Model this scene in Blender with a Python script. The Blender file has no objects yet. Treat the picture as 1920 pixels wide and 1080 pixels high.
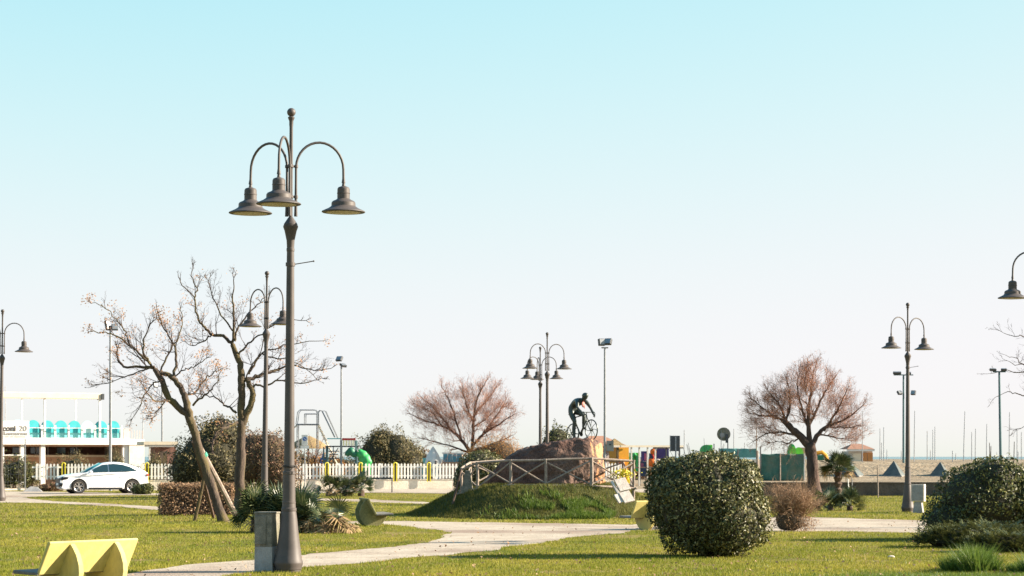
import bpy, bmesh, math, random
import numpy as np
from mathutils import Vector, Matrix, noise as mnoise
R = math.radians
rng = np.random.default_rng(7)
random.seed(7)
sc = bpy.context.scene
col = sc.collection

# ------------------------------------------------------------------ camera, sky, sun, exposure
EYE, FPX, HOR = 1.9, 4200.0, 856.0
cd = bpy.data.cameras.new('camera'); cam = bpy.data.objects.new('camera', cd); col.objects.link(cam)
cam.location = (0, 0, EYE); cam.rotation_euler = (R(90), 0, 0)
cd.sensor_width = 36; cd.lens = FPX / 1920 * 36; cd.shift_y = (HOR - 540) / 1920
cd.clip_start = .1; cd.clip_end = 60000
cd.dof.use_dof = True; cd.dof.focus_distance = 38; cd.dof.aperture_fstop = 6.3
sc.camera = cam
SUN_AZ, SUN_EL = R(5), R(23.5)          # sun to the right, a little behind the scene
w = bpy.data.worlds.new('World'); sc.world = w; w.use_nodes = True
nt = w.node_tree; nt.nodes.clear()
sky = nt.nodes.new('ShaderNodeTexSky'); sky.sky_type = 'NISHITA'; sky.sun_disc = False
sky.sun_elevation = SUN_EL; sky.sun_rotation = R(90) - SUN_AZ
sky.air_density = 1.0; sky.dust_density = 2.6; sky.ozone_density = 1.0; sky.altitude = 1500
# the photograph's bright, rolled-off exposure of the sky: each channel eases towards white
sep = nt.nodes.new('ShaderNodeSeparateColor'); comb = nt.nodes.new('ShaderNodeCombineColor')
nt.links.new(sky.outputs[0], sep.inputs[0])
EXPO = 1.75
for i_, (k_, a_, g_) in enumerate(((.25, .972, 1.75), (.46, .935, 1.6), (.50, .955, 1.5))):
    m0 = nt.nodes.new('ShaderNodeMath'); m0.operation = 'POWER'; m0.inputs[1].default_value = g_; nt.links.new(sep.outputs[i_], m0.inputs[0])
    m1 = nt.nodes.new('ShaderNodeMath'); m1.operation = 'MULTIPLY'; m1.inputs[1].default_value = -k_; nt.links.new(m0.outputs[0], m1.inputs[0])
    m2 = nt.nodes.new('ShaderNodeMath'); m2.operation = 'EXPONENT'; nt.links.new(m1.outputs[0], m2.inputs[0]); a_ = a_ / 2 ** EXPO / .15
    m3 = nt.nodes.new('ShaderNodeMath'); m3.operation = 'MULTIPLY_ADD'; m3.inputs[1].default_value = -a_; m3.inputs[2].default_value = a_; nt.links.new(m2.outputs[0], m3.inputs[0])
    nt.links.new(m3.outputs[0], comb.inputs[i_])
bg = nt.nodes.new('ShaderNodeBackground'); bg.inputs[1].default_value = .15
wo = nt.nodes.new('ShaderNodeOutputWorld')
nt.links.new(comb.outputs[0], bg.inputs[0]); nt.links.new(bg.outputs[0], wo.inputs[0])
sd = bpy.data.lights.new('sun', 'SUN'); sd.energy = 5.0; sd.angle = R(.6); sd.color = (1, .87, .70)
sun = bpy.data.objects.new('sun', sd); col.objects.link(sun)
sv = Vector((math.cos(SUN_EL) * math.cos(SUN_AZ), math.cos(SUN_EL) * math.sin(SUN_AZ), math.sin(SUN_EL)))
sun.rotation_euler = sv.to_track_quat('Z', 'Y').to_euler(); sun.location = sv * 60
vs = sc.view_settings; vs.view_transform = 'Standard'; vs.look = 'None'; vs.gamma = 1; vs.use_curve_mapping = False
vs.exposure = EXPO
sc.cycles.max_bounces = 6; sc.cycles.transparent_max_bounces = 8

def P(px, py, D):                       # a point seen at px,py of the 1920x1080 photograph, D metres away
    return Vector(((px - 960) * D / FPX, D, EYE + (HOR - py) * D / FPX))
def G(px, py):                          # the same on the flat ground
    return P(px, py, EYE * FPX / (py - HOR))

# ------------------------------------------------------------------ materials
MATS = {}
def mat(name, c, c2=None, scale=4, rough=.7, bump=0, bscale=None, spec=.4, metal=0, trans=0, island=None, detail=6, stretch=None, c3=None, coat=0, sharp=(.35, .65), fine=0, isl=.5):
    m = bpy.data.materials.new(name); m.use_nodes = True; n = m.node_tree; N = n.nodes; L = n.links
    b = N['Principled BSDF']; out = N['Material Output']
    b.inputs['Roughness'].default_value = rough; b.inputs['Metallic'].default_value = metal
    b.inputs['Specular IOR Level'].default_value = spec; b.inputs['Coat Weight'].default_value = coat
    tc = N.new('ShaderNodeTexCoord'); src = tc.outputs['Object']
    if stretch:
        mp = N.new('ShaderNodeMapping'); mp.inputs['Scale'].default_value = stretch; L.new(src, mp.inputs[0]); src = mp.outputs[0]
    colr = None
    if island:                           # per-leaf / per-blade colour
        g = N.new('ShaderNodeNewGeometry'); r = N.new('ShaderNodeValToRGB'); r.color_ramp.interpolation = 'LINEAR'
        e = r.color_ramp.elements
        e[0].color = (*island[0], 1); e[0].position = 0; e[1].color = (*island[-1], 1); e[1].position = 1
        for i, k in enumerate(island[1:-1]):
            q = e.new((i + 1) / (len(island) - 1)); q.color = (*k, 1)
        L.new(g.outputs['Random Per Island'], r.inputs[0]); colr = r.outputs[0]
    if c2 is not None:
        nz = N.new('ShaderNodeTexNoise'); nz.inputs['Scale'].default_value = scale; nz.inputs['Detail'].default_value = detail
        nz.inputs['Roughness'].default_value = .6
        L.new(src, nz.inputs['Vector']); r = N.new('ShaderNodeValToRGB'); e = r.color_ramp.elements
        e[0].color = (*c, 1); e[1].color = (*c2, 1); e[0].position, e[1].position = sharp
        L.new(nz.outputs[0], r.inputs[0]); v = r.outputs[0]
        if c3 is not None:
            n3 = N.new('ShaderNodeTexNoise'); n3.inputs['Scale'].default_value = scale * .23; n3.inputs['Detail'].default_value = 4
            L.new(src, n3.inputs['Vector']); r3 = N.new('ShaderNodeValToRGB'); r3.color_ramp.elements[0].position = .48; r3.color_ramp.elements[1].position = .66
            L.new(n3.outputs[0], r3.inputs[0])
            mx = N.new('ShaderNodeMix'); mx.data_type = 'RGBA'; L.new(r3.outputs[0], mx.inputs[0]); L.new(v, mx.inputs[6]); mx.inputs[7].default_value = (*c3, 1); v = mx.outputs[2]
        if fine:
            n4 = N.new('ShaderNodeTexNoise'); n4.inputs['Scale'].default_value = scale * 9; n4.inputs['Detail'].default_value = 3
            L.new(src, n4.inputs['Vector']); mr = N.new('ShaderNodeMapRange'); mr.inputs[1].default_value = .3; mr.inputs[2].default_value = .7
            mr.inputs[3].default_value = 1 - fine; mr.inputs[4].default_value = 1 + fine; L.new(n4.outputs[0], mr.inputs[0])
            mx = N.new('ShaderNodeMix'); mx.data_type = 'RGBA'; mx.blend_type = 'MULTIPLY'; mx.inputs[0].default_value = 1
            L.new(v, mx.inputs[6]); L.new(mr.outputs[0], mx.inputs[7]); v = mx.outputs[2]
        if colr is not None:
            mx = N.new('ShaderNodeMix'); mx.data_type = 'RGBA'; mx.inputs[0].default_value = isl; L.new(colr, mx.inputs[6]); L.new(v, mx.inputs[7]); v = mx.outputs[2]
        colr = v
    if colr is not None: L.new(colr, b.inputs['Base Color'])
    else: b.inputs['Base Color'].default_value = (*c, 1)
    if bump:
        nb = N.new('ShaderNodeTexNoise'); nb.inputs['Scale'].default_value = bscale or scale * 4; nb.inputs['Detail'].default_value = 5
        L.new(src, nb.inputs['Vector']); bp = N.new('ShaderNodeBump'); bp.inputs['Distance'].default_value = bump; bp.inputs['Strength'].default_value = 1
        L.new(nb.outputs[0], bp.inputs['Height']); L.new(bp.outputs[0], b.inputs['Normal'])
    if trans:
        t = N.new('ShaderNodeBsdfTranslucent'); ms = N.new('ShaderNodeMixShader'); ms.inputs[0].default_value = trans
        if colr is not None: L.new(colr, t.inputs[0])
        else: t.inputs[0].default_value = (*c, 1)
        L.new(b.outputs[0], ms.inputs[1]); L.new(t.outputs[0], ms.inputs[2]); L.new(ms.outputs[0], out.inputs[0])
    MATS[name] = m
    return m
M = MATS
mat('lawn_soil', (.17, .14, .036), (.23, .18, .055), 1.2, .95, .03, 30, spec=.1, c3=(.09, .10, .024), fine=.25)
mat('grass_blade', (.13, .165, .016), (.33, .285, .045), .55, island=[(.145, .17, .015), (.205, .225, .022), (.27, .265, .032), (.34, .30, .06)], rough=.6, spec=.15, trans=.35, stretch=(1, .35, 1), sharp=(.42, .60), isl=.5)
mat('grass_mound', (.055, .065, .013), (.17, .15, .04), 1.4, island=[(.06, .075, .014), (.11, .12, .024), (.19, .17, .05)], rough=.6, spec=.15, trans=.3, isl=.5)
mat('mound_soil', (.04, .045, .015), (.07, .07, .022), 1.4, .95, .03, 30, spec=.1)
mat('grass_fresh', (0, 0, 0), island=[(.06, .11, .018), (.10, .16, .025), (.16, .21, .035)], rough=.5, spec=.3, trans=.4)
mat('path_sand', (.36, .30, .235), (.46, .395, .315), 1.2, .95, .02, 25, spec=.1, c3=(.27, .205, .16), fine=.2)
mat('beach_sand', (.22, .17, .115), (.33, .265, .185), .8, .95, .12, 4, spec=.1, c3=(.18, .14, .095), fine=.2)
mat('sea', (.05, .12, .13), (.07, .16, .17), .02, .25, .1, .8, spec=.4)
mat('lamp_metal', (.062, .052, .048), (.088, .073, .066), 3, .55, 0, 60, spec=.4, fine=.06)
mat('lamp_inside', (.55, .5, .42), (.4, .36, .3), 9, .5)
mat('steel', (.22, .23, .24), (.30, .31, .32), 8, .4, metal=.5)
mat('mast_hazed', (.36, .35, .35), (.46, .45, .44), 8, .7)  # lightened in colour to stand in for haze over the distance
mat('dark_steel', (.04, .045, .05), (.06, .065, .07), 8, .45)
mat('teal_steel', (.045, .10, .11), (.06, .13, .14), 8, .5)
mat('white_paint', (.78, .76, .72), (.66, .63, .58), 3, .6, fine=.05)
mat('cream_paint', (.72, .62, .46), (.62, .53, .40), 2, .7)
mat('plaster', (.66, .60, .52), (.54, .48, .41), 1.5, .9, .01, 20, fine=.08)
mat('wall_concrete', (.74, .66, .54), (.64, .56, .46), 1.2, .95, .02, 14, fine=.12)
mat('dark_wall', (.085, .072, .062), (.14, .115, .095), 1.5, .95, .03, 9, fine=.2)
mat('concrete', (.34, .33, .32), (.24, .23, .22), 5, .9, .008, 30, fine=.15)
mat('old_concrete', (.23, .21, .17), (.12, .115, .09), 7, .95, .01, 26, c3=(.13, .13, .06), fine=.25)
mat('yellow_concrete', (.47, .39, .12), (.56, .48, .19), 1.6, .85, .003, 60, c3=(.36, .30, .12), fine=.10, stretch=(1, 1, .45))
mat('shaded_worn_concrete', (.20, .19, .08), (.32, .29, .13), 3, .9, .006, 40, c3=(.14, .13, .06), fine=.2)  # shade on the end-on bench put into the colour, along with wear
mat('worn_top', (.12, .115, .11), (.2, .19, .16), 5, .9, .006, 40, fine=.2)
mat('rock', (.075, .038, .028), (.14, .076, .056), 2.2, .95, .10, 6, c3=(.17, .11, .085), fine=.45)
mat('rock_cut_lit', (.33, .15, .07), (.46, .25, .13), 2.2, .95, .08, 7, fine=.3)  # sunlit orange of the right cut face put into the colour
mat('bronze', (.035, .042, .038), (.06, .075, .065), 6, .42, .002, 30, metal=.35, spec=.5)
mat('skin_paint', (.40, .12, .10), (.5, .2, .16), 9, .6)
mat('weathered_wood', (.20, .155, .125), (.33, .27, .22), 9, .9, .006, 30, stretch=(1, 1, 1), fine=.25)
mat('bark', (.05, .036, .028), (.105, .077, .058), 10, .95, .02, 30, stretch=(1, 1, .3), c3=(.115, .09, .035), fine=.3)
mat('bark_tamarisk', (.055, .035, .028), (.11, .07, .055), 7, .95, .05, 14, stretch=(1, 1, .25), fine=.35)
mat('bark_dark', (.07, .045, .035), (.125, .085, .065), 8, .95, .03, 22, stretch=(1, 1, .3), fine=.3)
mat('twig', (.05, .034, .03), (.09, .06, .05), 3, .9)
mat('twig_tamarisk', (0, 0, 0), island=[(.24, .12, .085), (.35, .19, .135), (.48, .29, .21)], rough=.9, spec=.1)
mat('twig_orange', (0, 0, 0), island=[(.28, .13, .045), (.36, .18, .06), (.44, .25, .10)], rough=.9, spec=.1, trans=.2)
mat('seed_pink', (0, 0, 0), island=[(.44, .22, .11), (.52, .33, .20), (.38, .18, .06)], rough=.8, spec=.1, trans=.3)
mat('leaf_glossy', (0, 0, 0), island=[(.032, .038, .014), (.068, .076, .024), (.12, .125, .042), (.30, .26, .12)], rough=.48, spec=.3, trans=.12)
mat('leaf_dark', (0, 0, 0), island=[(.018, .025, .014), (.032, .04, .018), (.055, .06, .022)], rough=.5, spec=.4, trans=.12)
mat('leaf_green', (0, 0, 0), island=[(.035, .045, .015), (.08, .09, .028), (.19, .19, .06)], rough=.45, spec=.35, trans=.2)
mat('leaf_olive', (0, 0, 0), island=[(.07, .07, .026), (.14, .12, .05), (.26, .20, .10)], rough=.6, spec=.3, trans=.25)
mat('leaf_brown', (0, 0, 0), island=[(.14, .07, .045), (.22, .12, .08), (.13, .11, .045), (.32, .20, .13)], rough=.7, spec=.2, trans=.2)
mat('leaf_dry', (0, 0, 0), island=[(.18, .11, .065), (.30, .19, .115), (.44, .30, .19)], rough=.8, spec=.2, trans=.2)
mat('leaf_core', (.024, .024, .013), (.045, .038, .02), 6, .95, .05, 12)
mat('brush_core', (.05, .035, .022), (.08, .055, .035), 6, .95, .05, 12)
mat('palm_green', (0, 0, 0), island=[(.03, .05, .02), (.06, .085, .03), (.13, .14, .06)], rough=.4, spec=.5, trans=.15)
mat('palm_dry', (0, 0, 0), island=[(.25, .16, .085), (.38, .26, .14), (.20, .16, .06)], rough=.8, spec=.2, trans=.15)
mat('car_paint', (.80, .81, .82), None, rough=.22, spec=.5, coat=.6)
mat('car_glass', (.012, .03, .036), None, rough=.06, spec=.9)
mat('windscreen_glass', (.03, .20, .22), (.02, .12, .15), 3, .08, spec=.9)
mat('black_plastic', (.015, .016, .018), None, rough=.45)
mat('rubber', (.02, .019, .018), (.035, .032, .03), 8, .85)
mat('alloy', (.5, .48, .46), None, rough=.3, metal=.7)
mat('lamp_red', (.4, .06, .04), None, rough=.3)
mat('teal_panel', (.03, .34, .37), (.05, .42, .44), 3, .5)
mat('teal_pale', (.13, .46, .46), (.2, .54, .52), 3, .5)
mat('teal_band', (.34, .62, .60), (.44, .70, .66), 1.5, .4)
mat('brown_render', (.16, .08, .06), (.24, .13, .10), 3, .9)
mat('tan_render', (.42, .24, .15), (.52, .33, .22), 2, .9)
mat('pink_panel', (.52, .42, .38), (.6, .5, .44), 2, .8)
mat('ink', (.06, .05, .05), None, rough=.7)
mat('ink_grey', (.28, .27, .26), None, rough=.7)
mat('blue_paint', (.03, .12, .36), None, rough=.5)
mat('blue_panel', (.08, .27, .36), (.12, .33, .42), 3, .6)
mat('red_paint', (.55, .04, .03), (.45, .035, .03), 4, .5)
mat('orange_paint', (.72, .12, .012), (.76, .17, .02), 4, .5)
mat('amber_paint', (.66, .32, .02), (.58, .26, .02), 4, .5)
mat('yellow_paint', (.66, .56, .03), (.58, .48, .03), 4, .5)
mat('purple_paint', (.09, .05, .19), (.07, .04, .14), 4, .5)
mat('navy_paint', (.03, .045, .09), (.045, .06, .11), 4, .5)
mat('pink_paint', (.55, .12, .2), None, rough=.5)
mat('green_paint', (.03, .30, .08), (.06, .42, .12), 4, .5)
mat('lime_paint', (.18, .55, .05), (.24, .6, .08), 4, .5)
mat('dark_green_paint', (.015, .13, .07), (.02, .16, .09), 4, .5)
mat('green_net', (.03, .11, .085), (.055, .16, .13), 2.5, .8, .03, 5, c3=(.15, .15, .10), fine=.2)
mat('teal_net', (.08, .24, .22), (.13, .31, .29), 2, .8, .03, 5, fine=.15)
mat('roof_tile', (.25, .12, .075), (.34, .18, .115), 5, .85, .02, 20)
mat('thatch', (.20, .14, .065), (.30, .21, .10), 6, .95, .04, 30)
mat('orange_wood', (.42, .17, .05), (.52, .24, .08), 4, .7, stretch=(6, 6, 1))
mat('green_plastic_tie', (.04, .30, .20), None, rough=.5)
mat('pale_stone', (.60, .53, .46), (.44, .38, .32), 5, .9, .01, 20, fine=.15)
mat('pyramid_dark', (.07, .085, .085), (.11, .125, .12), 3, .9, fine=.15)

# ------------------------------------------------------------------ mesh helpers
class MB:
    def __init__(s): s.v = []; s.f = []; s.m = []
    def add(s, vs, fs, mi=0):
        o = len(s.v); s.v += [tuple(v) for v in vs]; s.f += [tuple(i + o for i in f) for f in fs]; s.m += [mi] * len(fs); return s
    def box(s, c, d, rz=0, mi=0, rx=0, ry=0):
        mt = Matrix.Rotation(rz, 3, 'Z') @ Matrix.Rotation(ry, 3, 'Y') @ Matrix.Rotation(rx, 3, 'X')
        c = Vector(c); vs = [c + mt @ Vector((x * d[0] / 2, y * d[1] / 2, z * d[2] / 2)) for z in (-1, 1) for y in (-1, 1) for x in (-1, 1)]
        return s.add(vs, [(0, 2, 3, 1), (4, 5, 7, 6), (0, 1, 5, 4), (2, 6, 7, 3), (0, 4, 6, 2), (1, 3, 7, 5)], mi)
    def lathe(s, prof, n=16, c=(0, 0, 0), mi=0, cap=True):
        vs = []; fs = []
        for r, z in prof:
            for i in range(n):
                a = 2 * math.pi * i / n; vs.append((c[0] + r * math.cos(a), c[1] + r * math.sin(a), c[2] + z))
        for k in range(len(prof) - 1):
            for i in range(n):
                j = (i + 1) % n; fs.append((k * n + i, k * n + j, (k + 1) * n + j, (k + 1) * n + i))
        if cap: fs.append(tuple(range(n - 1, -1, -1))); fs.append(tuple((len(prof) - 1) * n + i for i in range(n)))
        return s.add(vs, fs, mi)
    def tube(s, pts, rad, n=6, mi=0, cap=True, closed=False):
        pts = [Vector(p) for p in pts]; K = len(pts)
        if not hasattr(rad, '__len__'): rad = [rad] * K
        vs = []; up = None
        for k in range(K):
            if closed: t = pts[(k + 1) % K] - pts[k - 1]
            else: t = pts[min(k + 1, K - 1)] - pts[max(k - 1, 0)]
            if t.length < 1e-9: t = Vector((0, 0, 1))
            t.normalize()
            if up is None: up = Vector((0, 0, 1)) if abs(t.z) < .9 else Vector((1, 0, 0))
            a = t.cross(up)
            if a.length < 1e-4: a = t.cross(Vector((1, .3, 0)))
            a.normalize(); b = a.cross(t); up = b
            for i in range(n):
                q = 2 * math.pi * i / n; vs.append(pts[k] + (a * math.cos(q) + b * math.sin(q)) * rad[k])
        fs = []
        for k in range(K if closed else K - 1):
            k2 = (k + 1) % K
            for i in range(n):
                j = (i + 1) % n; fs.append((k * n + i, k * n + j, k2 * n + j, k2 * n + i))
        if cap and not closed: fs.append(tuple(range(n - 1, -1, -1))); fs.append(tuple((K - 1) * n + i for i in range(n)))
        return s.add(vs, fs, mi)
    def prism(s, poly, w0, w1, axis='y', mi=0):           # polygon in the plane across axis, from w0 to w1
        def pt(u, v, w): return {'y': (u, w, v), 'x': (w, u, v), 'z': (u, v, w)}[axis]
        n = len(poly); vs = [pt(u, v, w0) for u, v in poly] + [pt(u, v, w1) for u, v in poly]
        fs = [tuple(range(n)), tuple(range(2 * n - 1, n - 1, -1))] + [(i, i + n, (i + 1) % n + n, (i + 1) % n) for i in range(n)]
        return s.add(vs, fs, mi)
    def sphere(s, c, r, nu=10, nv=6, mi=0):
        if not hasattr(r, '__len__'): r = (r, r, r)
        vs = [(c[0], c[1], c[2] - r[2])]; fs = []
        for k in range(1, nv):
            p = math.pi * k / nv - math.pi / 2
            for i in range(nu):
                a = 2 * math.pi * i / nu; vs.append((c[0] + r[0] * math.cos(p) * math.cos(a), c[1] + r[1] * math.cos(p) * math.sin(a), c[2] + r[2] * math.sin(p)))
        vs.append((c[0], c[1], c[2] + r[2])); T = len(vs) - 1
        for i in range(nu):
            j = (i + 1) % nu; fs.append((0, 1 + j, 1 + i)); fs.append((T, T - nu + i, T - nu + j))
            for k in range(nv - 2): a = 1 + k * nu; fs.append((a + i, a + j, a + nu + j, a + nu + i))
        return s.add(vs, fs, mi)
    def mesh(s, name, mats, smooth=True, ang=35):
        me = bpy.data.meshes.new(name); me.from_pydata(s.v, [], s.f); me.validate()
        for m_ in (mats if isinstance(mats, (list, tuple)) else [mats]): me.materials.append(M[m_])
        if isinstance(mats, (list, tuple)) and len(me.polygons) == len(s.m): me.polygons.foreach_set('material_index', s.m)
        bm = bmesh.new(); bm.from_mesh(me); bmesh.ops.recalc_face_normals(bm, faces=bm.faces)
        if smooth:
            ca = R(ang)
            for f in bm.faces: f.smooth = True
            for e in bm.edges:
                if len(e.link_faces) == 2 and e.calc_face_angle(0) > ca: e.smooth = False
        bm.to_mesh(me); bm.free()
        return me
    def build(s, name, mats, parent=None, smooth=True, loc=None, ang=35, bevel=0):
        o = bpy.data.objects.new(name, s.mesh(name, mats, smooth, ang)); col.objects.link(o)
        if parent: o.parent = parent
        if loc is not None: o.location = loc
        if bevel:
            b = o.modifiers.new('bevel', 'BEVEL'); b.width = bevel; b.segments = 2; b.limit_method = 'ANGLE'; b.angle_limit = R(35)
        return o

def npmesh(name, V, F, mt, smooth=False):
    V = np.asarray(V, np.float32); F = np.asarray(F, np.int32); k = F.shape[1]
    me = bpy.data.meshes.new(name); me.vertices.add(len(V)); me.vertices.foreach_set('co', V.ravel())
    me.loops.add(F.size); me.loops.foreach_set('vertex_index', F.ravel())
    me.polygons.add(len(F)); me.polygons.foreach_set('loop_start', np.arange(len(F), dtype=np.int32) * k)
    me.polygons.foreach_set('loop_total', np.full(len(F), k, np.int32)) if False else None
    me.update(calc_edges=True)
    if smooth: me.polygons.foreach_set('use_smooth', np.ones(len(F), bool))
    me.materials.append(M[mt]); return me
def link(name, me, parent=None, loc=None, kind=None):
    o = bpy.data.objects.new(name, me); col.objects.link(o)
    if parent: o.parent = parent
    if loc is not None: o.location = loc
    if kind: o['kind'] = kind
    return o
def tag(o, label, cat, group=None):
    o['label'] = label; o['category'] = cat
    if group: o['group'] = group
    return o
def thing(name, loc, label, cat, group=None, rz=0):
    o = bpy.data.objects.new(name, None); col.objects.link(o); o.location = loc; o.rotation_euler = (0, 0, rz); o.empty_display_size = .2
    return tag(o, label, cat, group)
def struct(o): o['kind'] = 'structure'; return o
def copy_tree(o, parent=None):
    c = o.copy(); col.objects.link(c); c.parent = parent
    for ch in list(o.children): copy_tree(ch, c)
    return c
def share(name, me, parent, loc=(0, 0, 0), rot=(0, 0, 0), scale=(1, 1, 1)):
    o = bpy.data.objects.new(name, me); col.objects.link(o); o.parent = parent; o.location = loc; o.rotation_euler = rot; o.scale = scale; return o

# ------------------------------------------------------------------ ground
def in_poly(px, py, poly):
    ins = np.zeros(len(px), bool); n = len(poly)
    for i in range(n):
        x0, y0 = poly[i]; x1, y1 = poly[(i + 1) % n]
        if y0 == y1: continue
        c = ((y0 > py) != (y1 > py)) & (px < (x1 - x0) * (py - y0) / (y1 - y0) + x0); ins ^= c
    return ins
def wobble(poly, step, amp, seed):       # ragged worn edge: subdivide a world polygon and jitter it
    out = []; n = len(poly)
    for i in range(n):
        a = Vector(poly[i]); b = Vector(poly[(i + 1) % n]); L = (b - a).length; k = max(1, int(L / step))
        for j in range(k):
            p = a.lerp(b, j / k)
            d = Vector((mnoise.noise(Vector((p.x * .9, p.y * .5, seed))), mnoise.noise(Vector((p.x * .9, p.y * .5, seed + 9))))) * amp
            d += Vector((mnoise.noise(Vector((p.x * 4, p.y * 2, seed))), mnoise.noise(Vector((p.x * 4, p.y * 2, seed + 9))))) * amp * .5
            out.append(p + Vector((d.x, d.y * 1.5)))
    return out
PATHS = {
 'footpath': [(200, 1100), (230, 1077), (280, 1069), (359, 1058), (478, 1050), (568, 1044), (599, 1038), (663, 1032), (735, 1025), (807, 1017), (835, 1008), (843, 1000), (830, 995), (807, 992), (760, 987), (723, 984), (660, 982), (632, 980), (660, 977.5), (735, 977), (850, 979), (1000, 981), (1180, 984), (1300, 980), (1400, 970), (1524, 970), (1725, 976), (2000, 982), (2000, 1004), (1725, 999), (1530, 996), (1440, 997), (1330, 1000), (1240, 994), (1180, 995), (1167, 1000), (1102, 1005), (1042, 1011), (998, 1019), (940, 1028), (855, 1039), (800, 1043), (735, 1048), (675, 1057), (568, 1064), (500, 1071), (422, 1079), (380, 1100)],
 'thin_footpath': [(500, 933), (596, 935), (700, 937), (783, 941), (812, 943), (790, 945), (666, 941), (500, 937)],
 'road': [(-300, 919), (60, 922), (300, 925.5), (430, 926), (430, 929), (236, 929), (110, 930), (40, 933), (95, 940), (220, 946), (300, 951), (440, 955), (440, 960), (300, 957), (215, 950), (90, 943.5), (-300, 940)],
 'sand_strip': [(470, 918), (870, 916.2), (1300, 914.5), (1300, 923), (1000, 925), (860, 926), (700, 924.5), (470, 925)],
}
PW = {}
for i, (k, poly) in enumerate(PATHS.items()):
    wp = [G(*q).to_2d() for q in poly]
    PW[k] = wobble(wp, .35, .25, i * 5.1)
def terrain_mesh(name, xs, ys, hf, mt):
    X, Y = np.meshgrid(xs, ys); Z = hf(X, Y); V = np.stack([X, Y, Z], -1).reshape(-1, 3); nx = len(xs)
    i, j = np.meshgrid(np.arange(nx - 1), np.arange(len(ys) - 1)); a = (j * nx + i).ravel()
    return npmesh(name, V, np.stack([a, a + 1, a + nx + 1, a + nx], 1), mt, True)
struct(link('lawn', terrain_mesh('lawn', np.array([-3000, -200, -60, 0, 60, 200, 3000.]), np.array([-3000, -50, 30, 60, 90, 108.2, 129.2]), lambda X, Y: X * 0, 'lawn_soil')))
for i, (k, wp) in enumerate(PW.items()):
    bm = bmesh.new(); vs_ = [bm.verts.new((p.x, p.y, .004 + .004 * i)) for p in wp]
    f = bm.faces.new(vs_); bmesh.ops.triangulate(bm, faces=[f]); bmesh.ops.recalc_face_normals(bm, faces=bm.faces)
    for f in bm.faces:
        if f.normal.z < 0: f.normal_flip()
    me = bpy.data.meshes.new(k); bm.to_mesh(me); bm.free(); me.materials.append(M['path_sand']); struct(link(k, me))
def sstep(a, b, x): t = np.clip((x - a) / (b - a), 0, 1); return t * t * (3 - 2 * t)
def vnoise(X, Y, s, seed=0):
    f = lambda x, y: mnoise.noise(Vector((x * s, y * s, seed)))
    return np.vectorize(f)(X, Y)
def beach_h(X, Y):
    right = sstep(9.5, 10.6, X - (Y - 108) * .05)
    hr = .62 + (1.50 - .62) * sstep(127, 137, Y)
    hl = -.25 + .27 * sstep(129, 129.6, Y) + 1.0 * sstep(160, 230, Y)
    h = hl * (1 - right) + hr * right
    h = h + .12 * vnoise(X, Y, .5) * sstep(128, 136, Y) * right + .05 * vnoise(X, Y, 1.7, 3) * sstep(128, 136, Y) * right
    h = h * (1 - sstep(300, 330, Y)) - 2.5 * sstep(300, 330, Y)
    return h
struct(link('beach', terrain_mesh('beach', np.concatenate([[-3000, -400, -120], np.arange(-60, 9, 3), np.arange(9, 40, .35), np.arange(40, 80, 3), [120, 400, 3000]]),
    np.concatenate([[108.2], np.arange(110, 128, 2), np.arange(128, 146, .5), np.arange(146, 300, 8), [300, 310, 320, 330, 345]]), beach_h, 'beach_sand')))
struct(link('sea', terrain_mesh('sea', np.array([-26000, -3000, 0, 3000, 26000.]), np.array([312, 600, 2000, 8000, 26000.]), lambda X, Y: X * 0 - 1.0, 'sea')))
# mound under the monument
MCX, MCY, MH = .9, 73.5, 1.0
def mound_h(X, Y):
    u_, v_ = (X - MCX) / np.where(X < MCX, 4.5, 4.3), (Y - MCY) / 6.3; r = np.sqrt(u_ * u_ + v_ * v_) + 1e-6
    wx = np.clip(np.where(X < MCX, 1, 0) * np.abs(u_) / r, 0, 1) ** 2; r0 = .60 - .12 * wx
    d = np.clip((r - r0) / (1 - r0), 0, 1); h = MH * (1 - (.55 * d * d * (3 - 2 * d) + .45 * d))
    return h + np.where(d < 1.0, .07 * vnoise(X, Y, .8) * (1 - d) + .03 * vnoise(X, Y, 2.4, 5) * (1 - d), 0) - .03
struct(link('mound', terrain_mesh('mound', np.arange(-5.2, 6.4, .16), np.arange(66.0, 81, .18), mound_h, 'mound_soil')))

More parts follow.
